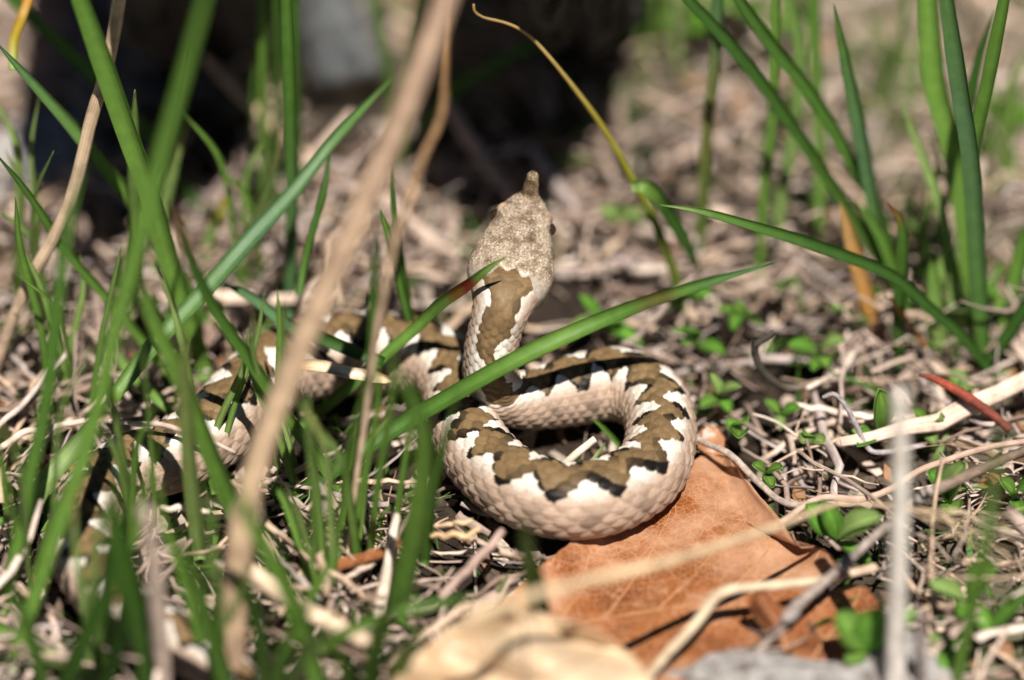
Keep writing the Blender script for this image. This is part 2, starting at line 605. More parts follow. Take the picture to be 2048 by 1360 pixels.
# ------------------------------------------------------------------ viper
def build_viper():
    NA = 225                                   # vertices round the body: 25 scale rows
    s_head = np.arange(0.0, 4.2, 0.03)
    s_body = np.arange(4.2, LEN, 0.042)
    s = np.concatenate([s_head, s_body])
    c = at_arc(s)
    p = c[:, :3]
    r = c[:, 3]
    # smooth tangents
    T = tangents(p)
    kz = np.clip((s - 5.0) / 3.0, 0, 1)[:, None]                  # the raised neck turns its back to the open side
    Z = np.array([0, 0, 1.0]) * kz + np.array([0, -math.cos(PITCH), math.sin(PITCH)]) * (1 - kz)
    side = unit(np.cross(T, Z))
    up = np.cross(side, T)
    hs = [0, .06, .16, .32, .55, .85, 1.1, 1.35, 1.7, 2.1, 2.45, 2.8, 3.1, 3.4, 3.75, 4.2]
    hw = [.20, .32, .42, .55, .69, .83, .89, .95, 1.06, 1.18, 1.23, 1.20, 1.08, .93, .79, .745]
    ht = [.10, .20, .27, .33, .39, .45, .50, .53, .56, .60, .64, .67, .70, .72, .73, .74]
    hb = [.12, .24, .32, .38, .43, .48, .51, .53, .56, .58, .60, .63, .66, .69, .72, .74]
    isb = s > 4.2
    rw = np.where(isb, r, np.interp(s, hs, hw))
    rt = np.where(isb, r, np.interp(s, hs, ht))
    rb = np.where(isb, r * 0.97, np.interp(s, hs, hb))
    ker = np.ones(9) / 9
    for a in (rw, rt, rb):
        q = np.convolve(np.pad(a, 4, mode='edge'), ker, mode='valid')
        a[3:] = q[3:]
    ang = np.linspace(-math.pi, math.pi, NA, endpoint=False)      # 0 = middle of the back
    AA, SS = np.meshgrid(ang, s)
    hfac = np.clip((3.6 - s) / 1.2, 0, 1)[:, None]                # 1 on the head
    ex = 2.0 + 0.75 * hfac
    cs, sn = np.cos(AA), np.sin(AA)
    rad = (np.abs(cs) ** ex + np.abs(sn) ** ex) ** (-1 / ex)
    lat = rad * sn * rw[:, None]
    ver = rad * cs * np.where(cs > 0, rt[:, None], rb[:, None])
    # brow ridges over the eyes, hollow between them, swollen jaw glands
    for sg in (-1, 1):
        ver += 0.20 * np.exp(-((SS - .84) / .26) ** 2 - ((lat - sg * .62) / .15) ** 2) * (cs > 0)
        lat += sg * 0.10 * np.exp(-((SS - .84) / .24) ** 2 - ((ver - .46) / .16) ** 2) * (np.sign(lat) == sg)
        ver += 0.05 * np.exp(-((SS - 2.35) / .6) ** 2 - ((lat - sg * .72) / .3) ** 2) * (cs > 0)
        lat -= sg * 0.10 * np.exp(-((SS - .98) / .17) ** 2 - ((ver - .18) / .16) ** 2) * (np.sign(lat) == sg)
    ver -= 0.06 * np.exp(-((SS - .9) / .6) ** 2 - (lat / .22) ** 2) * (cs > 0)
    ver += 0.05 * np.exp(-((SS - .2) / .2) ** 2 - (lat / .2) ** 2) * (cs > 0)
    # scales
    rows = 25
    A0 = AA / (2 * math.pi) * rows                                 # row coordinate
    ls = 0.43 * np.interp(s, [0, 3.0, 5.0, 12, 40, LEN], [.45, .55, .68, 1.0, 1.05, .6])
    kk = np.concatenate([[0], np.cumsum(np.diff(s) / ls[:-1])])    # scale count along the body
    K0 = np.broadcast_to(kk[:, None], A0.shape)
    best = np.full(A0.shape, -9.0)
    cr = np.zeros_like(A0); ck = np.zeros_like(A0)
    j0 = np.floor(A0)
    for dj in (-1, 0, 1, 2):
        j = j0 + dj
        off = 0.5 * np.mod(j, 2)
        jj = np.where(j >= math.ceil(rows / 2), j - rows, j)
        i0 = np.round(K0 - off)
        for di in (-1, 0, 1):
            i = i0 + di
            da = A0 - j
            dk = K0 - (i + off)
            # the free end of a scale points to the tail and lies over the next one
            shp = (np.abs(da) / 0.98) ** 1.9 + (np.abs(dk - 0.12) / 0.78) ** 2.2
            hgt = 0.95 * (dk - 0.12) + 0.8 * np.sqrt(np.clip(1 - shp, 0, 1)) + 0.10 * np.exp(-(da / 0.10) ** 2)
            hgt = np.where(shp < 1, hgt, -5)
            m_ = hgt > best
            best = np.where(m_, hgt, best)
            cr = np.where(m_, jj, cr)
            ck = np.where(m_, i + off, ck)
    best = np.clip(best, -0.3, 1.6)
    amp = 0.115 * (1 - hfac) * np.interp(s, [0, 3, 5, 10, 40, LEN], [.2, .4, .6, 1, 1, .4])[:, None]
    nl = np.stack([lat / np.maximum(rw[:, None], .05), ver / np.maximum(rt[:, None], .05)], -1)
    nl = nl / np.maximum(np.linalg.norm(nl, axis=-1, keepdims=True), 1e-6)
    d = amp * (best - 0.6)
    lat2 = lat + nl[..., 0] * d
    ver2 = ver + nl[..., 1] * d
    v = p[:, None] + CM * (lat2[..., None] * side[:, None] + ver2[..., None] * up[:, None])

    # ---- colours: zigzag band along the back, pale flanks
    sc = np.interp(ck, kk, s)                                      # arc position of the scale's middle
    ac = cr / rows * 2 * math.pi
    mixf = 0.62 * (1 - hfac)
    es = SS * (1 - mixf) + sc * mixf
    ea = AA * (1 - mixf) + ac * mixf
    h_cell = np.mod(np.sin(cr * 12.9898 + ck * 78.233) * 43758.5453, 1.0)

    def tri(x):
        return np.abs(np.mod(x, 1.0) * 2 - 1)

    per = 1.14
    ph = (es - 4.4) / per + 0.10 * np.sin(es * 0.9)
    warm = np.clip((es - 6.0) / 2.5, 0, 1)

    def edge(x, seed):
        t_ = np.clip((tri(x) - 0.06) / 0.80, 0, 1)
        big = 0.20 + 0.72 * t_ ** 1.05 + 0.06 * np.sin(es * 2.3 + seed)
        slow = 0.44 + 0.20 * np.sin(es * 3.3 + seed) + 0.07 * np.sin(es * 7.1 + 2 * seed)
        return slow * (1 - warm) + big * warm

    eL = edge(ph, 0.4)
    eR = edge(ph + 0.30 + 0.16 * np.sin(es * 0.55), 1.9)
    nape = np.clip((3.55 - es) / 0.8, 0, 1)
    wide = np.where(es < 3.6, 0.46 + 0.75 * nape ** 1.2, 0)
    half = np.where(ea > 0, eL, eR)
    half = np.where(es < 3.6, np.maximum(half * (1 - nape), wide), half)
    x = np.abs(ea) - half                                          # < 0 inside the band
    WHITE = np.array([.74, .68, .60]); BEIGE = np.array([.43, .31, .23]); BROWN = np.array([.155, .100, .048])
    BLACK = np.array([.009, .0065, .005]); GREY = np.array([.37, .315, .26]); BELLY = np.array([.42, .33, .26])
    fl = np.clip((np.abs(ea) - 0.50) / 0.50, 0, 1)[..., None]
    colr = WHITE * (1 - fl) + BEIGE * fl
    bl = np.clip((np.abs(ea) - 1.75) / 0.5, 0, 1)[..., None]
    colr = colr * (1 - bl) + BELLY * bl
    colr = colr * (0.86 + 0.24 * h_cell[..., None])
    # darker flank blotches
    blot = np.exp(-((np.abs(ea) - 1.45) / .25) ** 2) * np.clip(np.sin((es + 0.3) / per * 2 * math.pi) * 1.3 - 0.55 + 0.6 * h_cell, 0, 1)
    colr = colr * (1 - 0.5 * blot[..., None])
    # dark skin between the plates, deepened to bring out the scale contours
    seam = np.clip((0.28 - best) / 0.4, 0, 1)[..., None]
    colr = colr * (1 - seam * np.array([.62, .68, .72]))
    brown = BROWN * (0.8 + 0.45 * h_cell[..., None]) * (1 + 0.25 * np.clip(best - 0.6, -.5, .8)[..., None])
    ins = (x < 0)[..., None]
    rim = ((x > -(0.20 + 0.10 * h_cell) * (0.55 + 0.45 * warm)) & (x < 0))[..., None]
    rimw = np.where(rim, np.clip(0.35 + 1.2 * (np.abs(ea) - 0.25) + 0.35 * np.sin(es * 5.1 + 3 * np.sign(ea)) + 0.5 * h_cell, 0, 1)[..., None], 0)
    rimw = rimw * (0.35 + 0.65 * warm[..., None])
    brown = brown * (1 - rimw) + BLACK * rimw
    colr = np.where(ins, brown, colr)
    # head: grey-beige, freckled; the band opens from the back of the head behind a pale crescent
    start = 2.80 + 0.20 * (lat / 0.55) ** 2 + 0.10 * np.sin(lat * 14)
    hgrey = GREY * (0.92 + 0.16 * np.clip((SS - 1.0) / 1.5, 0, 1))[..., None]
    fre = np.exp(-((SS - 1.62) / .24) ** 2) * (np.exp(-((lat - .36) / .15) ** 2) + np.exp(-((lat + .36) / .15) ** 2)) + 0.9 * np.exp(-((SS - 2.2) / .14) ** 2 - ((lat - .05) / .16) ** 2)
    hgrey = hgrey * (1 - 0.5 * np.clip(fre, 0, 1)[..., None]) + np.array([.10, .06, .02]) * 0.5 * np.clip(fre, 0, 1)[..., None]
    brow = sum(np.exp(-((SS - .82) / .17) ** 2 - ((lat - g_ * .70) / .13) ** 2) for g_ in (-1, 1)) * (cs > 0)
    hgrey = hgrey * (1 - 0.6 * brow[..., None]) + np.array([.66, .50, .36]) * 0.6 * brow[..., None]
    cres = np.exp(-((SS - start + 0.13) / .09) ** 2) * (np.abs(lat) < .5) * (cs > 0)
    hgrey = hgrey * (1 - 0.75 * cres[..., None]) + np.array([.70, .64, .56]) * 0.75 * cres[..., None]
    onh = (SS < start) & (SS < 3.3)
    lowj = np.clip((SS - 2.75) / 0.5, 0, 1)
    flank_h = (~ins[..., 0]) & (SS < 3.4)
    colr = np.where(onh[..., None], hgrey, colr)
    mixl = np.where(flank_h & ~onh, 1 - lowj, 0)[..., None]
    colr = colr * (1 - mixl) + hgrey * mixl
    hk = np.clip((3.15 - SS) / 0.5, 0, 1)

    nv = v.reshape(-1, 3)
    f = grid_faces(len(s), NA, True)
    cc = colr.reshape(-1, 3)
    lay = np.stack([hk.ravel(), np.zeros(hk.size)], -1)
    # close the snout and the tail
    tip0 = len(nv)
    nv = np.vstack([nv, p[0] - T[0] * 0.03 * CM, p[-1] + T[-1] * 0.1 * CM])
    cc = np.vstack([cc, GREY, BEIGE])
    lay = np.vstack([lay, [1, 0], [0, 0]])
    a = np.arange(NA)
    b_ = np.roll(a, -1)
    capf = np.stack([a, b_, np.full(NA, tip0), np.full(NA, tip0)], -1)
    last = (len(s) - 1) * NA
    cap2 = np.stack([b_ + last, a + last, np.full(NA, tip0 + 1), np.full(NA, tip0 + 1)], -1)
    # horn on the snout: ridged, leaning back a little from the line of the head
    hb_ = p[5] + up[5] * 0.20 * CM
    hdir = unit(P(1067, 343, 7.4) - hb_)
    hlen = np.linalg.norm(P(1067, 343, 7.4) - hb_)
    hn, hk_ = 22, 28
    tt = np.linspace(-0.25, 1, hn)
    hr = CM * np.interp(tt, [-.25, 0, .12, .5, .8, .93, 1.0], [.28, .25, .225, .19, .16, .115, .02])
    bend = np.outer(np.sin(np.clip(tt, 0, 1) * 2.2) * 0.03 * CM, up[5])
    hp = hb_ + np.outer(tt * hlen, hdir) + bend
    hv, hf, _ = tube(hp, hr, hk_, flat=0.92)
    hv = hv.reshape(hn, hk_, 3)
    wob = 1 + 0.07 * np.sin(np.arange(hk_)[None, :] / hk_ * 2 * math.pi * 7) * np.ones((hn, 1)) + 0.03 * np.sin(tt * 17 + 1)[:, None]
    hv = hp[:, None] + (hv - hp[:, None]) * wob[..., None]
    hv = hv.reshape(-1, 3)
    base = len(nv)
    hfq = grid_faces(hn, hk_, True) + base
    nv = np.vstack([nv, hv])
    cc = np.vstack([cc, np.tile(np.array([.36, .29, .21]), (len(hv), 1)) * (0.85 + 0.3 * rng.random((len(hv), 1)))])
    lay = np.vstack([lay, np.tile([1.0, 0.0], (len(hv), 1))])
    quads = np.vstack([f[:, ::-1], hfq])
    faces = [tuple(q) for q in quads] + [(int(q[1]), int(q[0]), int(q[2])) for q in capf] + [(int(q[1]), int(q[0]), int(q[2])) for q in cap2]
    faces.append(tuple(range(base + (hn - 1) * hk_, base + hn * hk_)))
    root = empty('viper', tuple(P(1130, 1002, 0)))
    tag(root, 'horned viper with brown zigzag back, coiled in a loop with its head raised', 'snake')
    bpy.context.view_layer.update()
    me = make_mesh('body', nv, faces, cc, lay)
    obj('body', me, M_SKIN, root)
    # eyes
    i = int(np.argmin(np.abs(s - 0.98)))
    for sg in (-1, 1):
        cpt = p[i] + CM * (sg * 0.765 * side[i] + 0.10 * up[i])
        n_, m_ = 12, 20
        th = np.linspace(0.001, math.pi - 0.001, n_)
        phi = np.linspace(0, 2 * math.pi, m_, endpoint=False)
        ax = unit(sg * side[i] * 1.0 + up[i] * 0.15 - T[i] * 0.2)
        b1 = unit(np.cross(ax, up[i])); b2 = np.cross(ax, b1)
        ev = np.array([[cpt + 0.2 * CM * (math.cos(a_) * ax + math.sin(a_) * (math.cos(b__) * b1 + math.sin(b__) * b2)) for b__ in phi] for a_ in th]).reshape(-1, 3)
        eo = obj('eye', make_mesh('eye', ev, grid_faces(n_, m_, True)), M_IRIS, root)
        # upright slit pupil
        q = np.array([[cpt + 0.203 * CM * unit(ax + 0.85 * a_ * b2 + 0.22 * (1 - a_ * a_) * b__ * b1) for b__ in np.linspace(-1, 1, 5)] for a_ in np.linspace(-.95, .95, 9)])
        pv, pf, _ = sheet(q, 0.01 * CM)
        po = obj('pupil', make_mesh('pupil', pv, pf), M_EYE, eo)
        po.matrix_parent_inverse = root.matrix_world.inverted()
        po.parent = eo
        po.matrix_parent_inverse = (root.matrix_basis @ eo.matrix_parent_inverse @ eo.matrix_basis).inverted()
    return root


build_viper()

# ------------------------------------------------------------------ grass blades
GREEN = (0.10, 0.215, 0.036); BRIGHT = (0.17, 0.31, 0.058); DARK = (0.045, 0.115, 0.018); BLUISH = (0.11, 0.22, 0.10); LIGHT = (0.27, 0.38, 0.13)
YELLOW = (0.42, 0.34, 0.03); TAN = (0.52, 0.37, 0.22); ORANGE = (0.5, 0.24, 0.05); RED = (0.23, 0.03, 0.015); PALE = (0.66, 0.57, 0.44)


def path3(pts, dy=0.0, base_z=0.0):
    """pixels from the foot to the tip -> points; a third number is a height in cm, else the blade stands up from its foot leaning dy cm away"""
    if len(pts[0]) == 3:
        return np.array([P(*q) for q in pts])
    if pts[-1][1] < 0:                # it goes on above the frame
        a, b = pts[-2], pts[-1]
        k_ = 230 / math.dist(a, b)
        pts = list(pts) + [(b[0] + (b[0] - a[0]) * k_, b[1] + (b[1] - a[1]) * k_)]
    b = P(pts[0][0], pts[0][1], base_z)
    ln = np.concatenate([[0], np.cumsum([math.dist(pts[i], pts[i + 1]) for i in range(len(pts) - 1)])])
    ln /= ln[-1]
    return np.array([Q(q[0], q[1], b[1] + dy * CM * t) for q, t in zip(pts, ln)])


def blade_mesh(name, p3, wpx, cols, fold=0.25, twist=0.0, tip=0.35, n=30, th=0.0003, blunt=False):
    p = spline(p3, n)
    t = tangents(p)
    view = unit(CAM - p)
    sd_ = unit(np.cross(t, view))
    nrm = np.cross(sd_, t)
    k = np.linspace(0, 1, n)
    an = twist * (0.4 + 0.6 * k) + 0.25 * np.sin(k * 4 + twist * 7)
    sd2 = sd_ * np.cos(an)[:, None] + nrm * np.sin(an)[:, None]
    nr2 = np.cross(sd2, t)
    w = wpx * PX / 2 * np.interp(k, [0, 0.12, 1 - tip, 1 - tip / 3, 1], [0.75, 1.0, 1.0, 0.6, 0.75 if blunt else 0.05])
    m = 5
    a = np.linspace(-1, 1, m)
    g = p[:, None] + w[:, None, None] * (a[None, :, None] * sd2[:, None] - (fold * (1 - np.abs(a)))[None, :, None] * nr2[:, None])
    v, f, lay = sheet(g, th)
    stops = cols if isinstance(cols, list) else [(0, cols), (1, cols)]
    q = lay[:, 1]
    cc = np.stack([np.interp(q, [s_[0] for s_ in stops], [s_[1][i] for s_ in stops]) for i in range(3)], -1)
    # a paler midrib and soft streaks
    cc = cc * (1 + 0.25 * np.exp(-((lay[:, :1] - .5) / .09) ** 2))
    return make_mesh(name, v, f, cc, lay)


def blade(label, pts, w, cols, dy=0.0, group='green grass blades growing round the snake', name='grass_shoot', cat='grass blade', parent=None, mat=None, **kw):
    me = blade_mesh(name, path3(pts, dy), w, cols, **kw)
    o = obj(name, me, mat or M_BLADE, parent)
    if parent is None:
        tag(o, label, cat, group, 'thing')
    return o


blade('long green grass blade arching across the viper neck and over its loop',
      [(560, 1010, 0.0), (640, 958, 0.8), (720, 902, 1.5), (800, 850, 2.0), (900, 792, 2.9), (1000, 735, 3.85), (1100, 685, 4.5), (1200, 641, 5.0), (1300, 602, 5.7), (1400, 570, 6.3), (1480, 545, 6.8), (1552, 522, 7.2)],
      34, [(0, DARK), (.35, GREEN), (.6, BRIGHT), (.72, GREEN), (.78, (0.12, 0.07, 0.02)), (.82, GREEN), (1, BLUISH)], fold=.35, tip=.4)
blade('green grass blade with a red banded end touching the viper head',
      [(600, 856, 0.0), (660, 806, 0.9), (730, 747, 1.9), (790, 692, 2.7), (835, 652, 3.3), (880, 608, 4.4), (935, 570, 5.7), (975, 538, 6.5), (1016, 511, 7.0)],
      24, [(0, GREEN), (.5, BRIGHT), (.68, BRIGHT), (.71, RED), (.74, (.3, .22, .02)), (.78, RED), (.83, RED), (.86, BRIGHT), (1, LIGHT)], fold=.3, tip=.25)
blade('upright narrow green blade standing behind the red banded blade',
      [(672, 1095), (700, 980), (722, 860), (733, 780), (744, 700), (750, 520), (753, 418)], 19, [(0, BRIGHT), (.55, GREEN), (1, DARK)], dy=0.6, fold=.4)
blade('folded dark green blade leaning against the rear coil beside the viper neck',
      [(858, 775), (835, 698), (807, 592), (782, 486), (760, 418)], 17, [(0, DARK), (.5, GREEN), (1, BRIGHT)], dy=0.4, fold=.6, tip=.2)
blade('thin green blade tucked against the folded dark blade',
      [(846, 742), (822, 640), (800, 500), (786, 400), (783, 310)], 13, [(0, DARK), (1, GREEN)], dy=0.5, fold=.5)
blade('pale green diagonal blade with a blunt cut foot and grey edge',
      [(222, 800, 2.4), (306, 690, 3.4), (359, 634, 3.9), (419, 570, 4.5), (483, 496, 5.2), (588, 380, 6.1), (662, 286, 6.9), (720, 222, 7.3), (790, 150, 7.7)], 34,
      [(0, BRIGHT), (.5, BLUISH), (1, GREEN)], fold=.3, tip=.5)
blade('short narrow side blade branching off the pale diagonal blade',
      [(598, 590, 3.2), (610, 520, 4.0), (625, 462, 4.8), (648, 378, 5.9), (661, 292, 6.8)], 15, [(0, GREEN), (1, DARK)], fold=.5)
blade('dark green blade with a brown withered tip bending over the rear body',
      [(690, 995), (635, 915), (575, 835), (525, 758), (454, 655), (419, 599), (383, 521), (355, 440), (340, 398)], 25, [(0, BRIGHT), (.5, GREEN), (.8, DARK), (.92, (.10, .06, .02)), (1, (.25, .13, .05))], dy=-0.6, fold=.3)
blade('broad bright green blade rising over the viper side bend',
      [(500, 1110), (458, 1000), (423, 915), (388, 827), (353, 739), (318, 668), (292, 600), (270, 530)], 36, [(0, GREEN), (.5, BRIGHT), (1, BRIGHT)], dy=-0.5, fold=.25)
blade('tall green blade curving upward past the tan bent stem',
      [(20, 1340), (73, 1183), (106, 1080), (141, 986), (183, 862), (212, 739), (235, 640), (265, 530), (300, 395), (331, 276), (368, 147), (416, -30)], 30,
      [(0, BRIGHT), (.5, BRIGHT), (1, GREEN)], dy=5.0, fold=.3, tip=.5)
blade('wide soft green blade leaning across the tall curving blade',
      [(415, 760), (372, 630), (330, 500), (300, 392), (257, 276), (206, 129), (150, -30)], 42, [(0, BRIGHT), (.5, BRIGHT), (1, GREEN)], dy=0.5, fold=.3)
blade('short bright blade standing in the crossing of the wide blades',
      [(262, 640), (270, 480), (268, 330), (270, 180)], 26, [(0, BRIGHT), (1, LIGHT)], dy=-1.5, fold=.3)
blade('upright green blade beside the lower zigzag of the viper tail',
      [(2, 1230), (25, 1130), (46, 1040), (60, 950), (81, 862), (99, 756), (116, 597), (140, 440), (170, 330)], 27, [(0, BRIGHT), (.5, GREEN), (1, GREEN)], dy=2.5, fold=.35)
blade('green blade with dark shaded gaps slanting down through the grass crossing',
      [(420, 650), (365, 560), (300, 455), (257, 392), (206, 331), (147, 257), (74, 176), (-10, 82)], 28, [(0, GREEN), (.5, BRIGHT), (1, BLUISH)], dy=-0.8, fold=.3)
blade('long dark green blade slanting down behind the grass crossing',
      [(445, 448), (423, 426), (386, 397), (331, 323), (287, 257), (176, 143), (92, 62), (15, -12)], 27, [(0, DARK), (.5, GREEN), (1, DARK)], dy=0.3, fold=.35)
blade('slim green blade slanting down onto the straw by the viper flank',
      [(345, 760), (318, 722), (249, 638), (200, 581), (121, 489), (92, 441), (44, 371), (-10, 305)], 19, [(0, BRIGHT), (1, DARK)], dy=0.2, fold=.35)
blade('flat green blade lying low across the litter behind the side bend',
      [(225, 702, 0.8), (265, 750, 1.0), (318, 800, 1.1), (350, 832, 0.6)], 24, [(0, LIGHT), (1, BRIGHT)], tip=.2)
blade('bluish green blade lying aslant behind the tall straw stalk',
      [(768, 724, 2.7), (700, 700, 2.9), (625, 668, 3.1), (580, 652, 3.0), (510, 600, 3.2), (436, 560, 3.3)], 26, [(0, DARK), (.4, DARK), (.6, BLUISH), (1, BLUISH)], tip=.4)
blade('short yellow green blade with an orange tip in the litter',
      [(400, 552), (415, 495), (425, 460), (445, 415), (463, 376)], 24, [(0, BRIGHT), (.5, LIGHT), (.85, YELLOW), (1, ORANGE)], dy=0.2)
blade('broad soft green blade standing in front of the viper loop',
      [(780, 1260), (812, 1140), (838, 1010), (848, 900), (838, 830), (812, 770), (776, 712)], 44, [(0, GREEN), (.5, BRIGHT), (1, GREEN)], dy=-1.6, fold=.2, tip=.6)
blade('slim green blade rising between the broad soft blade and the viper loop',
      [(850, 1130), (862, 1010), (885, 900), (905, 820), (925, 770)], 20, [(0, GREEN), (1, GREEN)], dy=-1.6, fold=.3, tip=.7)
blade('dark green upright blade in front of the orange leaf edge',
      [(1090, 1300), (1075, 1200), (1058, 1110), (1045, 1035)], 40, [(0, GREEN), (1, DARK)], dy=-2.5, fold=.2, tip=.5)
blade('dark broad blade growing over the viper tail',
      [(330, 1400), (302, 1320), (275, 1228), (250, 1140), (232, 1060), (222, 980)], 52, [(0, DARK), (1, GREEN)], dy=-1.0, fold=.3)
blade('green blade leaning in front of the tan broken stick',
      [(660, 1420), (632, 1345), (588, 1209), (540, 1110), (496, 1030), (470, 960)], 34, [(0, BRIGHT), (1, BRIGHT)], dy=-1.0, fold=.3)
blade('green blade bending low over the pale dead leaf',
      [(640, 1300, 2.0), (700, 1260, 3.2), (790, 1225, 4.0), (880, 1205, 4.2), (960, 1190, 4.0)], 22, [(0, BRIGHT), (1, GREEN)], fold=.3, tip=.6)
blade('pale green blade standing before the viper side bend',
      [(400, 1120), (385, 1000), (375, 880), (368, 760), (372, 660)], 30, [(0, LIGHT), (1, (.3, .36, .12))], dy=-1.5, fold=.3)
blade('light green upright blade by the orange seed stalk',
      [(690, 1085), (640, 1160), (600, 1240), (560, 1330)][::-1], 20, [(0, GREEN), (1, BRIGHT)], dy=0.4, fold=.3)
blade('green blade lying over the pale straw clump in the corner',
      [(-20, 1250, 0.5), (60, 1290, 0.9), (140, 1330, 0.9), (210, 1370, 0.5)], 30, [(0, BRIGHT), (1, LIGHT)], fold=.3)
blade('green leaf blade folded beside the upright blade by the tail',
      [(35, 1080, 0.3), (70, 1000, 1.2), (105, 945, 1.8), (160, 880, 2.2), (190, 830, 2.4)], 38, [(0, BRIGHT), (.5, LIGHT), (1, DARK)], fold=.15)
blade('yellow orange withered blade tip hanging beside the bent tan stem',
      [(25, 140, 9.0), (28, 80, 9.6), (45, 30, 10.2), (62, -20, 10.6)], 20, [(0, LIGHT), (.3, YELLOW), (1, ORANGE)], fold=.2, tip=.1)
blade('green blade standing in shade before the clear bottle',
      [(790, 330), (785, 200), (765, 90), (742, -30)], 18, GREEN, dy=0.3)
blade('dark green blade standing beside the tall straw stalk near the bottle',
      [(800, 345), (812, 200), (830, 90), (850, -40)], 24, DARK, dy=0.3)
blade('green blade slanting behind the tall straw stalk',
      [(838, 265, 1.2), (900, 190, 2.6), (960, 150, 3.4), (1020, 115, 4.0), (1110, 78, 4.5), (1220, 40, 4.9)], 24, [(0, BRIGHT), (.6, GREEN), (1, DARK)], fold=.3)
blade('upright green blade in front of the seedlings beside the brown twig',
      [(1905, 1390), (1917, 1342), (1943, 1227), (1973, 1080), (1990, 960), (1998, 850)], 22, [(0, BRIGHT), (.6, BRIGHT), (.65, LIGHT), (1, GREEN)], dy=-0.8)
blade('short green blade slanting at the frame corner by the seedlings',
      [(1975, 1262, 0.4), (2020, 1215, 1.2), (2080, 1150, 2.2)], 30, GREEN)

# tufts: each a plant of its own
def tuft(label, base_px, blades, cat='grass tuft'):
    r = empty('grass_tuft', tuple(P(*base_px, 0)))
    tag(r, label, cat, 'grass tufts')
    bpy.context.view_layer.update()
    for pts, w, c, dy in blades:
        blade(None, pts, w, c, dy, parent=r, name='blade', fold=random.uniform(.2, .45), twist=random.uniform(-.25, .25))
    return r


tuft('clump of upright green blades standing beside the clear bottle', (560, 500), [
    ([(578, 640), (582, 500), (583, 400), (580, 200), (572, -20)], 26, [(0, BLUISH), (.5, GREEN), (1, GREEN)], 0.3),
    ([(528, 440), (528, 300), (526, 150), (524, -20)], 19, [(0, BRIGHT), (1, BRIGHT)], 0.3),
    ([(548, 430), (552, 300), (556, 150), (552, -20)], 16, [(0, GREEN), (1, DARK)], 0.5),
    ([(500, 440), (502, 300), (508, 150), (515, 60)], 9, GREEN, 0.5),
    ([(600, 450), (596, 300), (592, 150), (590, -20)], 18, [(0, DARK), (1, GREEN)], 0.4),
])
tuft('spreading tuft of long dark green blades with a curled short blade', (1800, 640), [
    ([(1800, 735), (1798, 600), (1806, 500), (1800, 440), (1774, 405)], 27, [(0, DARK), (.8, GREEN), (1, RED)], 0.1),
    ([(1815, 610), (1745, 494), (1670, 379), (1547, 198), (1470, 100), (1360, -20)], 26, [(0, GREEN), (.6, DARK), (1, DARK)], 0.6),
    ([(1800, 600), (1760, 430), (1720, 354), (1629, 198), (1547, 95), (1465, -20)], 27, [(0, GREEN), (1, DARK)], 1.0),
    ([(1805, 610), (1790, 560), (1753, 445), (1724, 288), (1695, 144), (1668, 8)], 30, [(0, BRIGHT), (.5, BLUISH), (1, GREEN)], 0.6),
    ([(1830, 640), (1795, 560), (1760, 470), (1710, 400)], 24, [(0, BRIGHT), (1, GREEN)], 0.8),
    ([(1760, 690), (1735, 600), (1705, 490), (1680, 405)], 34, [(0, ORANGE), (1, (.55, .36, .16))], 0.5),
])
tuft('large leaning tuft of thick green blades with one long arching blade', (1965, 715), [
    ([(1985, 745), (1920, 668), (1870, 625), (1790, 555), (1700, 515), (1600, 480), (1500, 450), (1400, 422), (1320, 410)], 24, [(0, DARK), (.6, DARK), (.85, GREEN), (1, LIGHT)], -1.5),
    ([(1968, 725), (1955, 535), (1942, 329), (1917, 165), (1890, -20)], 36, [(0, GREEN), (.5, BLUISH), (1, GREEN)], 0.5),
    ([(1955, 700), (1950, 450), (1946, 309), (1975, 165), (2012, -20)], 28, [(0, BRIGHT), (1, GREEN)], 0.8),
    ([(1950, 640), (1926, 410), (1897, 268), (1868, 165), (1852, -20)], 46, [(0, BRIGHT), (1, BRIGHT)], 3.0),
    ([(1960, 620), (1930, 300), (1950, 150), (1990, 20)], 26, DARK, 2.0),
    ([(1955, 742), (2000, 690), (2040, 630), (2090, 540)], 28, DARK, 0.6),
    ([(1972, 715), (1992, 745), (2012, 794), (2027, 885), (2020, 975)], 28, [(0, GREEN), (1, BLUISH)], -3.2),
    ([(1940, 660), (1900, 500), (1870, 380), (1800, 200)], 22, LIGHT, 2.0),
])
tuft('thin upright grass tuft standing behind the arching blade', (1420, 540), [
    ([(1400, 540), (1407, 400), (1415, 247), (1428, 144), (1437, -20)], 24, [(0, GREEN), (.4, (.25, .25, .08)), (.7, BLUISH), (1, GREEN)], 0.6),
    ([(1515, 560), (1522, 494), (1530, 370), (1547, 206), (1552, -20)], 22, [(0, BRIGHT), (1, BRIGHT)], 1.0),
    ([(1550, 520), (1562, 400), (1590, 250), (1600, 100), (1575, -20)], 26, [(0, LIGHT), (1, GREEN)], 2.5),
    ([(1640, 480), (1640, 300), (1632, 120), (1628, -20)], 24, [(0, BRIGHT), (1, GREEN)], 3.5),
])

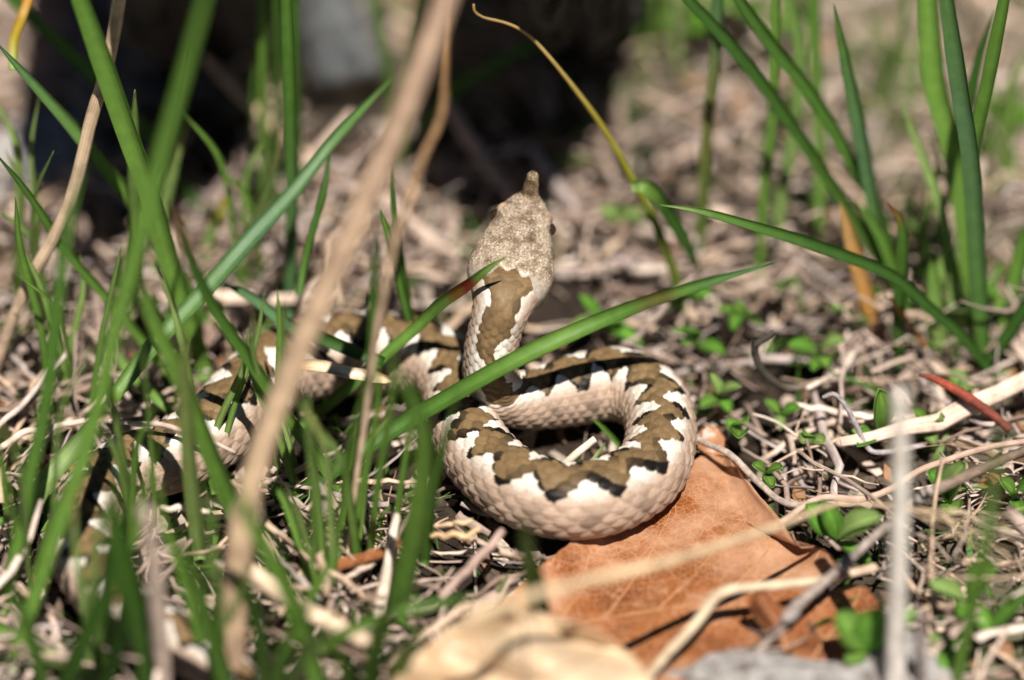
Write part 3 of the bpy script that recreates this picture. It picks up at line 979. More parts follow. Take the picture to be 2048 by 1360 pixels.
def fine_tuft(label, bx, by, n, hmin=220, hmax=480, lean=110):
    bl = []
    while len(bl) < n:
        x0, y0 = bx + random.uniform(-45, 45), by + random.uniform(-25, 25)
        h = random.uniform(hmin, hmax)
        dx = random.uniform(-lean, lean)
        kx = random.uniform(-30, 30)
        bl.append(([(x0, y0), (x0 + dx * .3 + kx * .5, y0 - h * .4), (x0 + dx * .7 + kx, y0 - h * .75), (x0 + dx * 1.15, y0 - h)], random.uniform(8, 17),
                   random.choice([[(0, BRIGHT), (1, LIGHT)], [(0, BRIGHT), (1, (.33, .42, .16))], [(0, LIGHT), (.7, LIGHT), (1, (.45, .38, .16))], [(0, BRIGHT), (1, BRIGHT)]]), random.uniform(-1.8, 1.5)))
    return tuft(label, (bx, by), bl)


for lab, bx, by, n in (('fine grass tuft beside the viper tail bend', 70, 1170, 6), ('fine grass tuft inside the viper tail bend', 300, 1075, 4), ('fine grass tuft before the side coil', 390, 990, 4),
                       ('fine grass tuft behind the side coil', 150, 800, 5), ('fine grass tuft between the coils by the tall stalk', 570, 985, 5), ('fine grass tuft beside the broken stick', 640, 1190, 6),
                       ('fine grass tuft behind the rear coil and tall stalk', 480, 600, 5), ('fine grass tuft by the bent tan stem', 60, 640, 7), ('fine grass tuft beside the thin pale straw', 745, 1120, 5),
                       ('fine grass tuft in the straw clump corner', 190, 1350, 6), ('fine grass tuft at the grass crossing', 330, 560, 5), ('fine grass tuft below the viper tail end', 430, 1400, 5)):
    fine_tuft(lab, bx, by, n)
for lab, bx, by, n in (('fine grass tuft on open ground behind the thin upright tuft', 1560, 330, 7), ('fine grass tuft on open ground behind the spreading tuft', 1780, 260, 8), ('fine grass tuft on open ground by the boulder', 1330, 170, 6),
                       ('fine grass tuft among the roots behind the curled blade', 1860, 560, 7), ('fine grass tuft behind the large tuft on bare ground', 2010, 380, 7)):
    fine_tuft(lab, bx, by, n, 120, 330, 60)
tuft('low pale green tuft growing behind the large leaning tuft', (1900, 640), [
    ([(1885, 700), (1875, 620), (1862, 520)], 34, [(0, LIGHT), (1, BRIGHT)], 0.6),
    ([(1850, 690), (1872, 580), (1905, 470)], 32, [(0, BRIGHT), (1, LIGHT)], 0.8),
    ([(1925, 700), (1915, 620), (1900, 545)], 38, [(0, LIGHT), (1, LIGHT)], 0.5),
    ([(2005, 660), (2030, 560), (2052, 450)], 34, [(0, BRIGHT), (1, GREEN)], 1.0),
    ([(1905, 680), (1960, 600), (2010, 520)], 28, [(0, GREEN), (1, BRIGHT)], 1.0),
    ([(1840, 690), (1815, 620), (1800, 540)], 24, [(0, DARK), (1, GREEN)], 0.8),
])
tuft('soft green tuft growing before the viper tail end', (520, 1420), [
    ([(470, 1430), (430, 1290), (385, 1150), (350, 1050)], 34, [(0, GREEN), (1, BRIGHT)], -2.0),
    ([(520, 1430), (528, 1330), (510, 1220), (480, 1130)], 30, [(0, GREEN), (1, GREEN)], -2.5),
    ([(560, 1430), (600, 1320), (668, 1240)], 28, [(0, BRIGHT), (1, LIGHT)], -2.5),
    ([(545, 1430), (560, 1330), (585, 1260), (640, 1180)], 22, [(0, GREEN), (1, BRIGHT)], -1.5),
])
tuft('soft green tuft growing before the pale dead leaf', (760, 1420), [
    ([(740, 1430), (745, 1340), (765, 1250), (800, 1170)], 34, [(0, GREEN), (1, BRIGHT)], -2.5),
    ([(770, 1430), (800, 1330), (850, 1260)], 36, [(0, BRIGHT), (1, LIGHT)], -2.5),
    ([(720, 1430), (700, 1350), (665, 1290)], 26, [(0, GREEN), (1, BRIGHT)], -2.0),
])
tuft('green tuft sprouting in the corner beside the straw clump', (120, 1420), [
    ([(110, 1430), (150, 1320), (205, 1200), (228, 1100)], 36, [(0, DARK), (1, GREEN)], -1.5),
    ([(90, 1430), (80, 1340), (50, 1240), (10, 1160)], 26, [(0, GREEN), (1, BRIGHT)], -1.5),
    ([(180, 1430), (215, 1350), (240, 1270), (242, 1190)], 30, [(0, DARK), (1, DARK)], -1.5),
])

# ------------------------------------------------------------------ stalks, twigs and sticks
def stalk(label, p3, rad, cols, name='dry_stalk', cat='dry stalk', group=None, mat=None, k=10, n=40, rough=0.03, wob=0.0, flat=1.0, parent=None):
    p = spline(p3, n)
    if wob:
        ph = rng.random(3) * 9
        tt = np.linspace(0, 1, n)
        for i in range(3):
            p[:, i] += wob * np.sin(tt * (9 + 4 * i) + ph[i]) * np.sin(tt * math.pi)
    r = np.interp(np.linspace(0, 1, n), np.linspace(0, 1, len(rad)), rad) * PX
    v, f, lay = tube(p, r, k, rough=rough, flat=flat)
    stops = cols if isinstance(cols, list) else [(0, cols), (1, cols)]
    cc = np.stack([np.interp(lay[:, 1], [s_[0] for s_ in stops], [s_[1][i] for s_ in stops]) for i in range(3)], -1)
    o = obj(name, make_mesh(name, v, f, cc, lay), mat or M_STRAW, parent)
    if parent is None:
        tag(o, label, cat, group)
    return o


_pb = P(455, 1420, 0)


def NODE(px, py):                     # on the tall stalk, whose foot stands at _pb and which leans away
    t = (1420 - py) / 1460 * 1.03 * 0.874
    return Q(px, py, _pb[1] + 8.0 * CM * t)


st = stalk('tall thick tan straw stalk leaning across the whole scene', path3([(455, 1420), (468, 1250), (478, 1110), (495, 1000), (540, 850), (620, 650), (700, 470), (780, 285), (850, 110), (905, -40)], 8.0),
           [24, 25, 26, 26, 27, 27, 26, 25, 23, 22], [(0, (.32, .22, .15)), (.25, (.42, .31, .20)), (.7, (.38, .27, .19)), (1, (.33, .23, .17))], k=14, flat=.8)
stalk(None, np.array([*[NODE(a_, b_) for a_, b_ in ((486, 1075), (490, 1040), (494, 1006))]]), [25, 31, 26], (.62, .5, .36), name='node', parent=st, n=9, k=14)
stalk('pale broken stem stub standing against the tall straw stalk', path3([(470, 1075), (478, 1045), (487, 1008)], -1.0, 1.5), [16, 21, 17], (.78, .70, .58), name='broken_stub', n=12)
stalk('bent tan stem rising through the grass crossing', path3([(-30, 800), (20, 650), (60, 560), (115, 460), (150, 370), (185, 230), (215, 130), (244, -30)], 3.0), [12, 15, 17, 17, 17, 16, 15, 14], [(0, (.45, .34, .24)), (1, (.5, .38, .25))], flat=.8)
stalk('pinkish white dry stem standing over the viper tail', path3([(330, 1400), (324, 1320), (316, 1228), (306, 1120), (292, 1020)], -1.5), [16, 17, 17, 16, 11], (.62, .5, .42))
stalk('thick tan broken stick lying across the litter before the stalk', np.array([P(480, 1128, 2.4), P(588, 1205, 2.0), P(680, 1257, 1.6), P(735, 1285, 1.2)]), [17, 18, 18, 16], (.6, .47, .34), name='broken_stick', cat='stick')
stalk('thin pale straw hanging straight down before the rear coil', path3([(695, 1130), (712, 960), (730, 840), (748, 700), (765, 600), (790, 480), (830, 375)], 0.2), [5, 5.5, 5.5, 5, 6, 7, 6], [(0, (.65, .5, .34)), (.5, (.66, .5, .36)), (1, (.6, .43, .28))])
pz = path3([(597, 728, 3.0), (650, 733, 3.1), (700, 745, 3.1), (740, 752, 2.9), (783, 762, 2.6)])
blade('papery pale straw sheath lying over the rear coil', [(597, 728, 3.0), (650, 733, 3.1), (700, 745, 3.1), (740, 752, 2.9), (785, 763, 2.6)], 24, [(0, (.55, .38, .2)), (.5, PALE), (1, (.6, .45, .25))], name='straw_sheath', cat='dry straw', group=None, mat=M_STRAW, fold=.3, tip=.2)
stalk('orange tan grass stem standing behind the straw stalk', path3([(800, 460), (840, 330), (882, 232), (890, 133), (891, -30)], 0.2), [7, 8, 9, 10, 7], [(0, (.5, .33, .2)), (.6, (.48, .28, .12)), (1, (.45, .28, .12))])
stalk('pinkish brown thick stem slanting down behind the viper snout', np.array([P(890, 205, 3.0), P(960, 310, 1.6), P(1030, 398, 0.6)]), [14, 15, 14], (.42, .33, .28))
stalk('grey violet stem lying behind the viper horn', np.array([P(1065, 300, 1.6), P(1110, 365, 1.0), P(1165, 430, 0.5)]), [12, 12, 11], (.36, .30, .29))
stalk('tan stick slanting out of the dark hollow beside the upright clump', np.array([P(405, 110, 3.6), P(480, 190, 2.6), P(551, 257, 1.7), P(620, 318, 0.9)]), [11, 12, 11, 10], (.58, .43, .30))
stalk('pinkish straw leaning below the bottle mouth', np.array([P(705, 225, 2.4), P(650, 285, 1.6), P(590, 350, 0.8)]), [9, 10, 8], (.58, .46, .38))
tw = stalk('knotted grey brown twig slanting over the dead leaves', np.array([P(2110, 868, 2.6), P(2040, 905, 2.4), P(1950, 945, 2.2), P(1850, 990, 2.0), P(1790, 1040, 1.9), P(1700, 1115, 1.7), P(1640, 1165, 1.5), P(1590, 1215, 1.4), P(1565, 1255, 1.2), P(1520, 1300, 0.8), P(1465, 1345, 0.5)]),
           [9, 9, 9.5, 12, 9.5, 9, 8.5, 10, 12, 8, 8], [(0, (.13, .09, .06)), (.25, (.2, .14, .10)), (.4, (.33, .27, .23)), (1, (.36, .29, .25))], name='twig', cat='twig', mat=M_BARK, rough=.07, n=70, wob=.0006)
stalk(None, np.array([P(1858, 992, 2.2), P(1852, 985, 2.7), P(1846, 962, 3.0), P(1832, 956, 3.0), P(1822, 964, 2.9)]), [7, 5, 3.5, 3, 2], (.16, .12, .10), name='spur', parent=tw, mat=M_BARK, n=16, k=7)
for (a, b, c, q) in ((1846, 992, 2.2, 15), (1580, 1230, 1.55, 15), (1690, 1124, 1.8, 11)):
    pp = np.array([P(a - 14, b + 12, c), P(a - 5, b + 4, c + .06), P(a + 6, b - 5, c + .05), P(a + 15, b - 13, c)])
    stalk(None, pp, [6, q, q * .9, 6], (.38, .33, .30), name='knot', parent=tw, mat=M_BARK, n=10, k=9, rough=.14)
stalk(None, np.array([P(1688, 1124, 1.9), P(1682, 1150, 1.5), P(1690, 1165, 1.2)]), [4, 3, 1.5], (.3, .22, .18), name='spur', parent=tw, mat=M_BARK, n=10, k=6)
stalk(None, np.array([P(1572, 1240, 1.4), P(1545, 1262, 1.4), P(1515, 1266, 1.3), P(1495, 1258, 1.3)]), [4, 3, 2.5, 1.5], (.22, .16, .13), name='spur', parent=tw, mat=M_BARK, n=12, k=6)
stalk('thick cream dry stem bent over the orange dead leaf', np.array([P(1290, 1362, 0.9), P(1330, 1312, 1.25), P(1390, 1248, 1.6), P(1430, 1195, 1.75), P(1465, 1178, 1.8), P(1530, 1172, 1.7), P(1640, 1160, 1.4), P(1750, 1135, 1.0)]),
      [9, 10, 10, 12, 11, 9, 9, 11], [(0, (.5, .40, .27)), (.5, (.66, .54, .38)), (1, (.5, .38, .28))], name='dry_stalk', n=60, flat=.8)
stalk('whitish grey upright stem standing before the seedlings', path3([(1788, 1420), (1790, 1330), (1794, 1200), (1798, 1050), (1800, 900), (1800, 780)], 1.0), [24, 21, 19, 18, 17, 13], [(0, (.62, .58, .55)), (1, (.66, .62, .56))], name='dead_stalk', flat=.9)
stalk('grey stem piece leaning at the foot of the whitish stem', path3([(1845, 1400), (1840, 1300), (1838, 1220)], -0.6), [10, 10, 6], (.34, .29, .28), name='dead_stalk')
ta = stalk('slender tan grass stalk with a feathery seed head over the orange leaf', np.array([P(930, 1235, 6.6), P(1050, 1195, 6.2), P(1180, 1160, 5.7), P(1310, 1130, 5.2), P(1440, 1090, 4.6), P(1560, 1050, 4.0), P(1650, 1015, 3.4), P(1690, 1006, 3.2), P(1780, 1012, 2.9), P(1830, 1020, 2.7)]),
      [11, 11, 10, 9.5, 9, 8, 7, 5, 4, 3], [(0, (.58, .45, .28)), (.7, (.6, .46, .30)), (1, (.5, .36, .24))], name='grass_stalk', n=60)
for i in range(11):
    y1 = 1015 + i * 14 + random.uniform(-8, 8)
    x1 = random.uniform(2000, 2120)
    a0 = (random.uniform(1800, 1850), 1017 + random.uniform(-3, 4))
    zz = random.uniform(1.4, 3.0)
    mid = ((a0[0] + x1) / 2 + random.uniform(-20, 20), (a0[1] * .55 + y1 * .45) + random.uniform(-10, 10))
    stalk(None, np.array([P(*a0, 2.75), P(*mid, (2.7 + zz) / 2), P(x1, y1, zz)]), [1.5, 1.1, 0.8], (.62, .48, .32), name='seed_strand', parent=ta, n=16, k=5, wob=.0008)
tc = stalk('thin dark curled twig hooking up behind the viper loop', np.array([P(1548, 662, 3.2), P(1530, 678, 3.0), P(1511, 690, 2.8), P(1512, 712, 2.4), P(1525, 742, 1.9), P(1555, 768, 1.4), P(1590, 776, 1.1), P(1640, 762, 0.9), P(1700, 760, 0.8), P(1750, 790, 0.5)]),
      [6, 7.5, 8, 8.5, 8, 7, 6, 5, 4, 3], [(0, (.05, .04, .03)), (.4, (.06, .05, .035)), (.6, (.3, .23, .18)), (1, (.4, .31, .25))], name='twig', cat='twig', mat=M_BARK, n=60)
stalk('thin grey bent twig beside the whitish upright stem', np.array([P(1645, 795, 2.2), P(1668, 788, 2.3), P(1690, 810, 2.1), P(1712, 850, 1.6), P(1735, 895, 1.0), P(1765, 905, 0.8), P(1850, 890, 0.6)]), [4, 5, 5.5, 5.5, 5.5, 6, 5], (.38, .34, .35), name='twig', cat='twig', mat=M_BARK)
stalk('red brown pointed stem slanting down to the big tuft', np.array([P(1838, 750, 2.2), P(1870, 758, 2.2), P(1920, 785, 1.9), P(1975, 822, 1.5), P(2020, 860, 1.0)]), [3, 9, 10, 10, 8], [(0, (.1, .04, .03)), (.15, (.36, .06, .03)), (1, (.18, .05, .03))], name='red_stalk', cat='stalk', mat=M_BARK)
stalk('thin orange stalk with a white tip beside the curled blade', np.array([P(1778, 590, 2.6), P(1784, 602, 2.5), P(1822, 650, 1.6), P(1852, 692, 0.9)]), [5, 4, 4.5, 4], [(0, (.8, .75, .65)), (.1, (.5, .25, .05)), (1, (.4, .13, .03))], name='thin_stalk', cat='dry stalk')
stalk('yellow green stalk with a thin curled withered tip', path3([(1368, 640), (1352, 560), (1312, 450), (1270, 368), (1210, 262), (1150, 178), (1082, 95), (1045, 62), (1012, 46), (965, 34), (948, 20), (947, 8)], 0.3),
      [12, 11, 10, 9.5, 8.5, 8, 6.5, 5, 4, 3.5, 3, 2.5], [(0, (.13, .22, .03)), (.35, (.24, .27, .03)), (.6, (.45, .36, .06)), (.8, (.55, .40, .17)), (1, (.4, .26, .1))], name='grass_stalk', n=70, mat=M_BLADE)
blade('curled green leaf with a dark back on the yellow stalk', [(1262, 376, 5.4), (1285, 372, 5.6), (1310, 388, 5.2), (1340, 430, 4.2), (1375, 490, 3.0), (1400, 540, 1.8)], 30, [(0, LIGHT), (.2, BRIGHT), (.4, DARK), (1, DARK)], fold=.4, tip=.3, twist=.6)
stalk('long pinkish root running past the seedlings', np.array([P(1560, 1045, 0.9), P(1640, 1000, 1.1), P(1720, 992, 1.2), P(1780, 975, 1.3), P(1850, 940, 1.4), P(1930, 905, 1.4), P(2080, 878, 1.2)]), [6, 7, 7, 7, 6.5, 6.5, 6], (.46, .33, .26), name='root', cat='root', n=50, wob=.0008)
stalk('pale grey twig crossing the litter behind the orange leaf', np.array([P(1380, 870, 0.9), P(1450, 905, 1.0), P(1520, 960, 0.9), P(1580, 1010, 0.7), P(1700, 1010, 0.6), P(1800, 1060, .6)]), [6, 7, 7, 7, 6, 5], (.48, .39, .33), name='twig', cat='twig', mat=M_BARK, n=50, wob=.0012)
stalk('cut pale straw lying inside the viper loop', np.array([P(1112, 945, 0.5), P(1150, 910, 1.0), P(1190, 878, 1.3)]), [8, 8, 7], (.68, .58, .46))
blade('thin green blade growing inside the viper loop', [(1245, 900, 0.3), (1222, 872, 0.8), (1200, 850, 1.2), (1183, 838, 1.4)], 10, [(0, BRIGHT), (1, GREEN)])
for lab, pts, rr, c in (
        ('slender brown stem lying under the viper loop beside two tan straws', [P(880, 1195, 1.2), P(940, 1135, 1.6), P(1005, 1062, 1.8)], [8, 9, 8], (.42, .31, .26)),
        ('bent tan straw under the edge of the viper loop', [P(862, 1072, 1.3), P(900, 1070, 1.5), P(925, 1072, 1.5), P(960, 1058, 1.6)], [5, 6, 6, 5], (.68, .48, .28)),
        ('straight tan straw above the bent one under the viper loop', [P(870, 1052, 1.3), P(910, 1047, 1.5), P(945, 1042, 1.6)], [4, 5, 5], (.66, .48, .30)),
        ('white straw stub lying level beside the tall stalk', [P(320, 1015, 1.8), P(365, 1018, 1.8), P(420, 1024, 1.8)], [5, 6, 5], (.78, .68, .55)),
        ('forked grey root standing among the straw by the thin pale straw', [P(600, 1175, .5), P(625, 1090, 1.0), P(640, 1045, 1.6), P(648, 1000, 2.0), P(640, 965, 2.1)], [9, 8, 8, 6, 4], (.36, .30, .27)),
        ('pale grey straw lying along the viper side coil', [P(215, 842, 2.5), P(300, 848, 2.7), P(400, 872, 2.6), P(470, 905, 2.0)], [5, 5.5, 5, 4], (.52, .43, .36)),
        ('long grey straw pointing at the viper side coil', [P(-20, 870, 1.2), P(60, 790, 1.6), P(130, 710, 2.0)], [6, 6, 5], (.55, .48, .43)),
        ('pale straw dotted with shade lying before the side coil', [P(-20, 905, 1.0), P(60, 865, 1.3), P(170, 842, 1.3)], [7, 7, 6], (.66, .55, .46)),
        ('white dry straw standing on the litter by the orange leaf edge', [P(755, 1260, .5), P(770, 1150, 1.0), P(792, 1050, 1.6), P(800, 985, 2.2)], [13, 12, 9, 6], (.66, .56, .46)),
        ):
    stalk(lab, np.array(pts), rr, c, n=26, rough=.05, wob=.0005)

# ------------------------------------------------------------------ dead leaves
LEAFZ = []


def dead_leaf(label, left, right, zfun, mat, nv_=46, nu=34, th=0.0004, veins=(), vein_col=(.5, .27, .13), group='dead leaves on the ground', midrib=None):
    """left and right margins as pixel lines; zfun(u, v) gives the height in cm"""
    L = spline(np.array([(a, b, 0) for a, b in left], float), nv_)[:, :2]
    Rr = spline(np.array([(a, b, 0) for a, b in right], float), nv_)[:, :2]
    g = np.zeros((nv_, nu, 3))
    for i in range(nv_):
        for j in range(nu):
            uu, vv = j / (nu - 1), i / (nv_ - 1)
            ed = min(uu, 1 - uu, vv, 1 - vv)
            jx = 5 * mnoise.noise(Vector((i * .55, j * .55, 3.1))) * max(0, 1 - ed * 9)
            q = L[i] * (1 - uu) + Rr[i] * uu + jx
            z = zfun(uu, vv) + 0.10 * mnoise.noise(Vector((q[0] * .012, q[1] * .012, 1.7))) + 0.05 * mnoise.noise(Vector((q[0] * .04, q[1] * .04, 5.7)))
            g[i, j] = P(q[0], q[1], z)
    v, f, lay = sheet(g, th)
    c = g.mean(axis=(0, 1))
    root = empty('dead_leaf', (c[0], c[1], 0))
    tag(root, label, 'leaf', group)
    bpy.context.view_layer.update()
    obj('leaf_blade', make_mesh('leaf_blade', v, f, np.full((len(v), 3), .4), lay), mat, root)

    def on(uu, vv):
        i = min(max(vv, 0), 1) * (nv_ - 1); j = min(max(uu, 0), 1) * (nu - 1)
        i0, j0 = min(int(i), nv_ - 2), min(int(j), nu - 2)
        a, b = i - i0, j - j0
        return (g[i0, j0] * (1 - a) * (1 - b) + g[i0 + 1, j0] * a * (1 - b) + g[i0, j0 + 1] * (1 - a) * b + g[i0 + 1, j0 + 1] * a * b) + np.array([0, 0, th * .7])
    for kx, (path, w) in enumerate(veins):
        pp = spline(np.array([(a, b, 0) for a, b in path], float), 24)[:, :2]
        p3 = np.array([on(a, b) for a, b in pp])
        vv, ff, ll = tube(p3, np.linspace(w, w * .35, len(p3)) * PX, 6, flat=.6)
        obj('midrib' if kx == 0 else 'vein', make_mesh('vein', vv, ff, np.tile(vein_col, (len(vv), 1)), ll), M_STRAW, root)
    return g, root


big_g, _ = dead_leaf('large orange brown dead leaf lying partly under the viper loop',
    [(925, 1300), (965, 1252), (1010, 1200), (1080, 1132), (1168, 1070), (1300, 985), (1385, 925), (1420, 905), (1452, 898)],
    [(1120, 1440), (1300, 1420), (1420, 1355), (1520, 1285), (1600, 1225), (1672, 1135), (1640, 1095), (1598, 1092), (1560, 1038), (1505, 975), (1458, 903)],
    lambda u, v: 0.10 + 0.22 * math.sin(v * 5.0 + u * 4) ** 2 + 0.55 * max(0, v - .55) * u + 0.28 * math.exp(-(u / .10) ** 2) * math.exp(-((v - .48) / .12) ** 2) + 0.25 * math.exp(-((1 - u) / .12) ** 2), M_LEAF,
    veins=[([(.02, .02), (.3, .22), (.55, .4), (.8, .58), (.97, .72)], 3.2),
           ([(.16, .10), (.12, .2), (.06, .31), (.01, .40)], 1.7), ([(.30, .22), (.22, .34), (.12, .44), (.04, .52)], 1.7), ([(.42, .31), (.34, .46), (.25, .58), (.16, .7)], 1.7),
           ([(.55, .4), (.5, .56), (.44, .72), (.38, .85)], 1.7), ([(.68, .5), (.68, .64), (.66, .8), (.62, .93)], 1.7), ([(.34, .24), (.5, .22), (.7, .2), (.9, .2)], 1.7),
           ([(.55, .4), (.7, .38), (.85, .37), (.97, .38)], 1.7), ([(.68, .5), (.8, .49), (.9, .5), (.98, .52)], 1.7)])
dead_leaf('upright curled brown leaf flake under the knotted twig', [(1560, 1305), (1530, 1260), (1498, 1210), (1512, 1180)], [(1588, 1300), (1580, 1240), (1548, 1200), (1530, 1178)],
          lambda u, v: 0.35 + 1.3 * v + 0.3 * math.sin(u * 3), M_LEAF2, 16, 10, veins=[([(.5, .02), (.5, .98)], 2.5)])
dead_leaf('flat brown dead leaf lying behind the knotted twig', [(1560, 1330), (1580, 1255), (1640, 1195), (1700, 1168)], [(1700, 1345), (1745, 1290), (1765, 1225), (1735, 1175)],
          lambda u, v: 0.22 + 0.35 * v * u, M_LEAF2, 20, 16, veins=[([(.4, .02), (.5, .5), (.6, .97)], 3), ([(.45, .3), (.7, .42), (.95, .5)], 2), ([(.45, .3), (.2, .45), (.03, .55)], 2), ([(.5, .55), (.75, .68), (.96, .75)], 2)])
dead_leaf('pale cream dead leaf raised in front of the orange leaf', [(760, 1420), (800, 1350), (860, 1285), (930, 1235), (1010, 1215)], [(1330, 1440), (1310, 1370), (1250, 1300), (1180, 1258), (1080, 1225)],
          lambda u, v: 2.0 + 0.8 * math.sin(u * 3.1) + 0.5 * v + .35 * math.sin(u * 11 + v * 4) + .25 * math.sin(v * 13 + u * 5), M_LEAF3, 24, 22, veins=[([(.5, .02), (.5, .98)], 5), ([(.5, .2), (.2, .4), (.03, .55)], 3), ([(.5, .2), (.8, .4), (.97, .55)], 3)], vein_col=(.3, .2, .16))
dead_leaf('small orange leaf scrap beside the viper loop rim', [(1395, 905), (1400, 870), (1410, 850)], [(1462, 915), (1452, 880), (1435, 855)], lambda u, v: 0.3 + 0.4 * v, M_LEAF2, 12, 10)
dead_leaf('narrow orange leaf strip lying under the thin pale straw', [(640, 1130), (700, 1112), (760, 1096), (800, 1078)], [(655, 1150), (710, 1132), (765, 1114), (805, 1090)], lambda u, v: 0.6 + .5 * v, M_LEAF2, 14, 8)
LEAFPOLY = np.concatenate([big_g[:, 0, :2], big_g[::-1, -1, :2]])


# ------------------------------------------------------------------ seedlings
def oval_leaf(base, tip, width, sag=0.15, cup=0.2, col=BRIGHT, th=0.0005):
    base, tip = np.asarray(base, float), np.asarray(tip, float)
    ln = np.linalg.norm(tip - base)
    m, n = 14, 7
    t = np.linspace(0, 1, m)
    ax = unit(tip - base)
    view = unit(CAM - base)
    upn = unit(np.array([0, 0, 1.0]) * 0.75 + view * 0.5)
    sd_ = unit(np.cross(ax, upn))
    nr = np.cross(sd_, ax)
    p = base + np.outer(t, tip - base) + np.outer(np.sin(t * math.pi) * sag * ln, nr)
    w = width / 2 * np.interp(t, [0, .12, .22, .4, .6, .8, .92, 1], [.10, .14, .45, .88, 1.0, .8, .48, .06])
    a = np.linspace(-1, 1, n)
    g = p[:, None] + w[:, None, None] * (a[None, :, None] * sd_[None, None, :]) + (cup * w[:, None] * (a ** 2)[None, :] - 0.06 * w[:, None] * np.exp(-(a / .2) ** 2)[None, :])[..., None] * nr[None, None, :]
    v, f, lay = sheet(g, th)
    cc = np.tile(np.array(col), (len(v), 1)) * (1 + 0.45 * np.exp(-((lay[:, :1] - .5) / .05) ** 2)) * (0.9 + .2 * rng.random())
    return v, f, cc, lay


def seedling(label, base_px, leaves, zb=0.5, group='leafy seedlings in the litter', col=None):
    b0 = P(*base_px, 0.0)
    r = empty('seedling', tuple(b0))
    tag(r, label, 'seedling', group)
    bpy.context.view_layer.update()
    top = P(base_px[0], base_px[1], zb)
    sv, sf, sl = tube(spline(np.array([b0 + (0, 0, -.002), (b0 + top) / 2 + (.0004, 0, 0), top]), 6), 0.0007, 7)
    obj('stem', make_mesh('stem', sv, sf, np.tile((.22, .2, .06), (len(sv), 1)), sl), M_BLADE, r)
    for tx, ty, tz, w in leaves:
        v, f, cc, lay = oval_leaf(top, P(tx, ty, tz), w * PX, random.uniform(.06, .16), random.uniform(.15, .35), col or random.choice([BRIGHT, LIGHT, (0.15, 0.33, 0.05)]))
        obj('leaf', make_mesh('leaf', v, f, cc, lay), M_BLADE, r)
    return r


seedling('seedling with broad oval leaves in front of the whitish upright stem', (1735, 1308), [(1672, 1226, 2.0, 74), (1762, 1215, 2.4, 70), (1834, 1220, 2.0, 44), (1690, 1325, .9, 36)], 0.8)
seedling('seedling with cupped leaves above the seed head stalk', (1672, 1082), [(1612, 1008, 1.7, 58), (1645, 1002, 2.1, 45), (1765, 1032, 1.9, 60), (1742, 1125, 0.6, 30)], 0.6)
seedling('seedling with two upright leaves behind the knotted twig', (1895, 1010), [(1855, 945, 2.2, 58), (1932, 925, 2.5, 62), (1905, 1030, 1.2, 52)], 0.6)
seedling('low seedling by the feathery seed head with round leaves', (1935, 1205), [(1855, 1168, 1.4, 46), (1995, 1130, 2.2, 66), (1920, 1235, 1.2, 34), (1980, 1265, .7, 40)], 0.5)
seedling('small seedling leaf pair by the frame corner twig', (1880, 1300), [(1860, 1270, 1.0, 30), (1915, 1285, 1.0, 26), (1895, 1345, .6, 40), (1935, 1340, .8, 28)], 0.4)
seedling('seedling with one tall oval leaf before the big tuft', (1762, 868), [(1758, 778, 2.6, 52), (1715, 892, 1.2, 44), (1690, 880, 1.0, 34)], 0.5)
seedling('seedling with spread leaf pair behind the curled twig', (1640, 712), [(1575, 690, 1.6, 40), (1690, 680, 1.8, 44), (1655, 735, 1.0, 34), (1625, 740, 1.0, 30)], 0.6)
seedling('bright seedling close to the viper loop rim', (1440, 800), [(1420, 745, 1.6, 26), (1482, 772, 1.6, 30), (1400, 815, 1.0, 34), (1460, 825, .8, 30)], 0.5)
seedling('seedling leaves half hidden behind the orange leaf tip', (1530, 950), [(1505, 930, 1.0, 30), (1565, 935, 1.2, 28), (1545, 975, .8, 26)], 0.4)
seedling('green seedling growing behind the viper neck', (1200, 650), [(1160, 590, 1.8, 34), (1250, 640, 1.4, 40), (1140, 660, 1.2, 36), (1285, 690, .8, 34)], 0.5)
seedling('yellowish seedling beside the curled leaf stalk', (1240, 450), [(1200, 420, 1.4, 44), (1290, 430, 1.4, 40), (1250, 400, 1.6, 36)], 0.5)
seedling('low seedling under the long arching blade', (1560, 830), [(1530, 800, 1.0, 26), (1600, 815, 1.0, 30), (1560, 860, .6, 24)], 0.4)
seedling('seedling among roots behind the whitish upright stem', (1850, 860), [(1825, 820, 1.4, 34), (1890, 835, 1.4, 36), (1870, 890, .8, 30)], 0.4)
seedling('seedling by the frame edge under the red brown stem', (2030, 1000), [(2000, 960, 1.4, 40), (2060, 970, 1.5, 46), (2040, 1040, .8, 36)], 0.4)
seedling('shaded seedling at the rim of the dark hollow', (1140, 340), [(1115, 320, 1.0, 34), (1170, 318, 1.2, 30)], 0.4)
for i, (x, y) in enumerate([(1390, 690), (1480, 640), (1560, 590), (1690, 640), (1890, 640), (2010, 620), (1620, 880), (1480, 870), (1940, 780), (1380, 600)]):
    lv = [(x + random.uniform(-60, 60), y + random.uniform(-50, 30), random.uniform(.6, 1.8), random.uniform(24, 40)) for _ in range(4)]
    seedling('little green seedling ' + ['behind the viper loop rim', 'under the long arching blade tip', 'between the thin upright tuft and arching blade', 'at the foot of the dried orange blade', 'by the short curled dark blade', 'behind the large leaning tuft base', 'beside the grey bent twig', 'by the pale grey twig and leaf scrap', 'under the red brown stalk tip', 'at the foot of the yellow green stalk'][i], (x, y), lv, .4, group='scattered little seedlings')
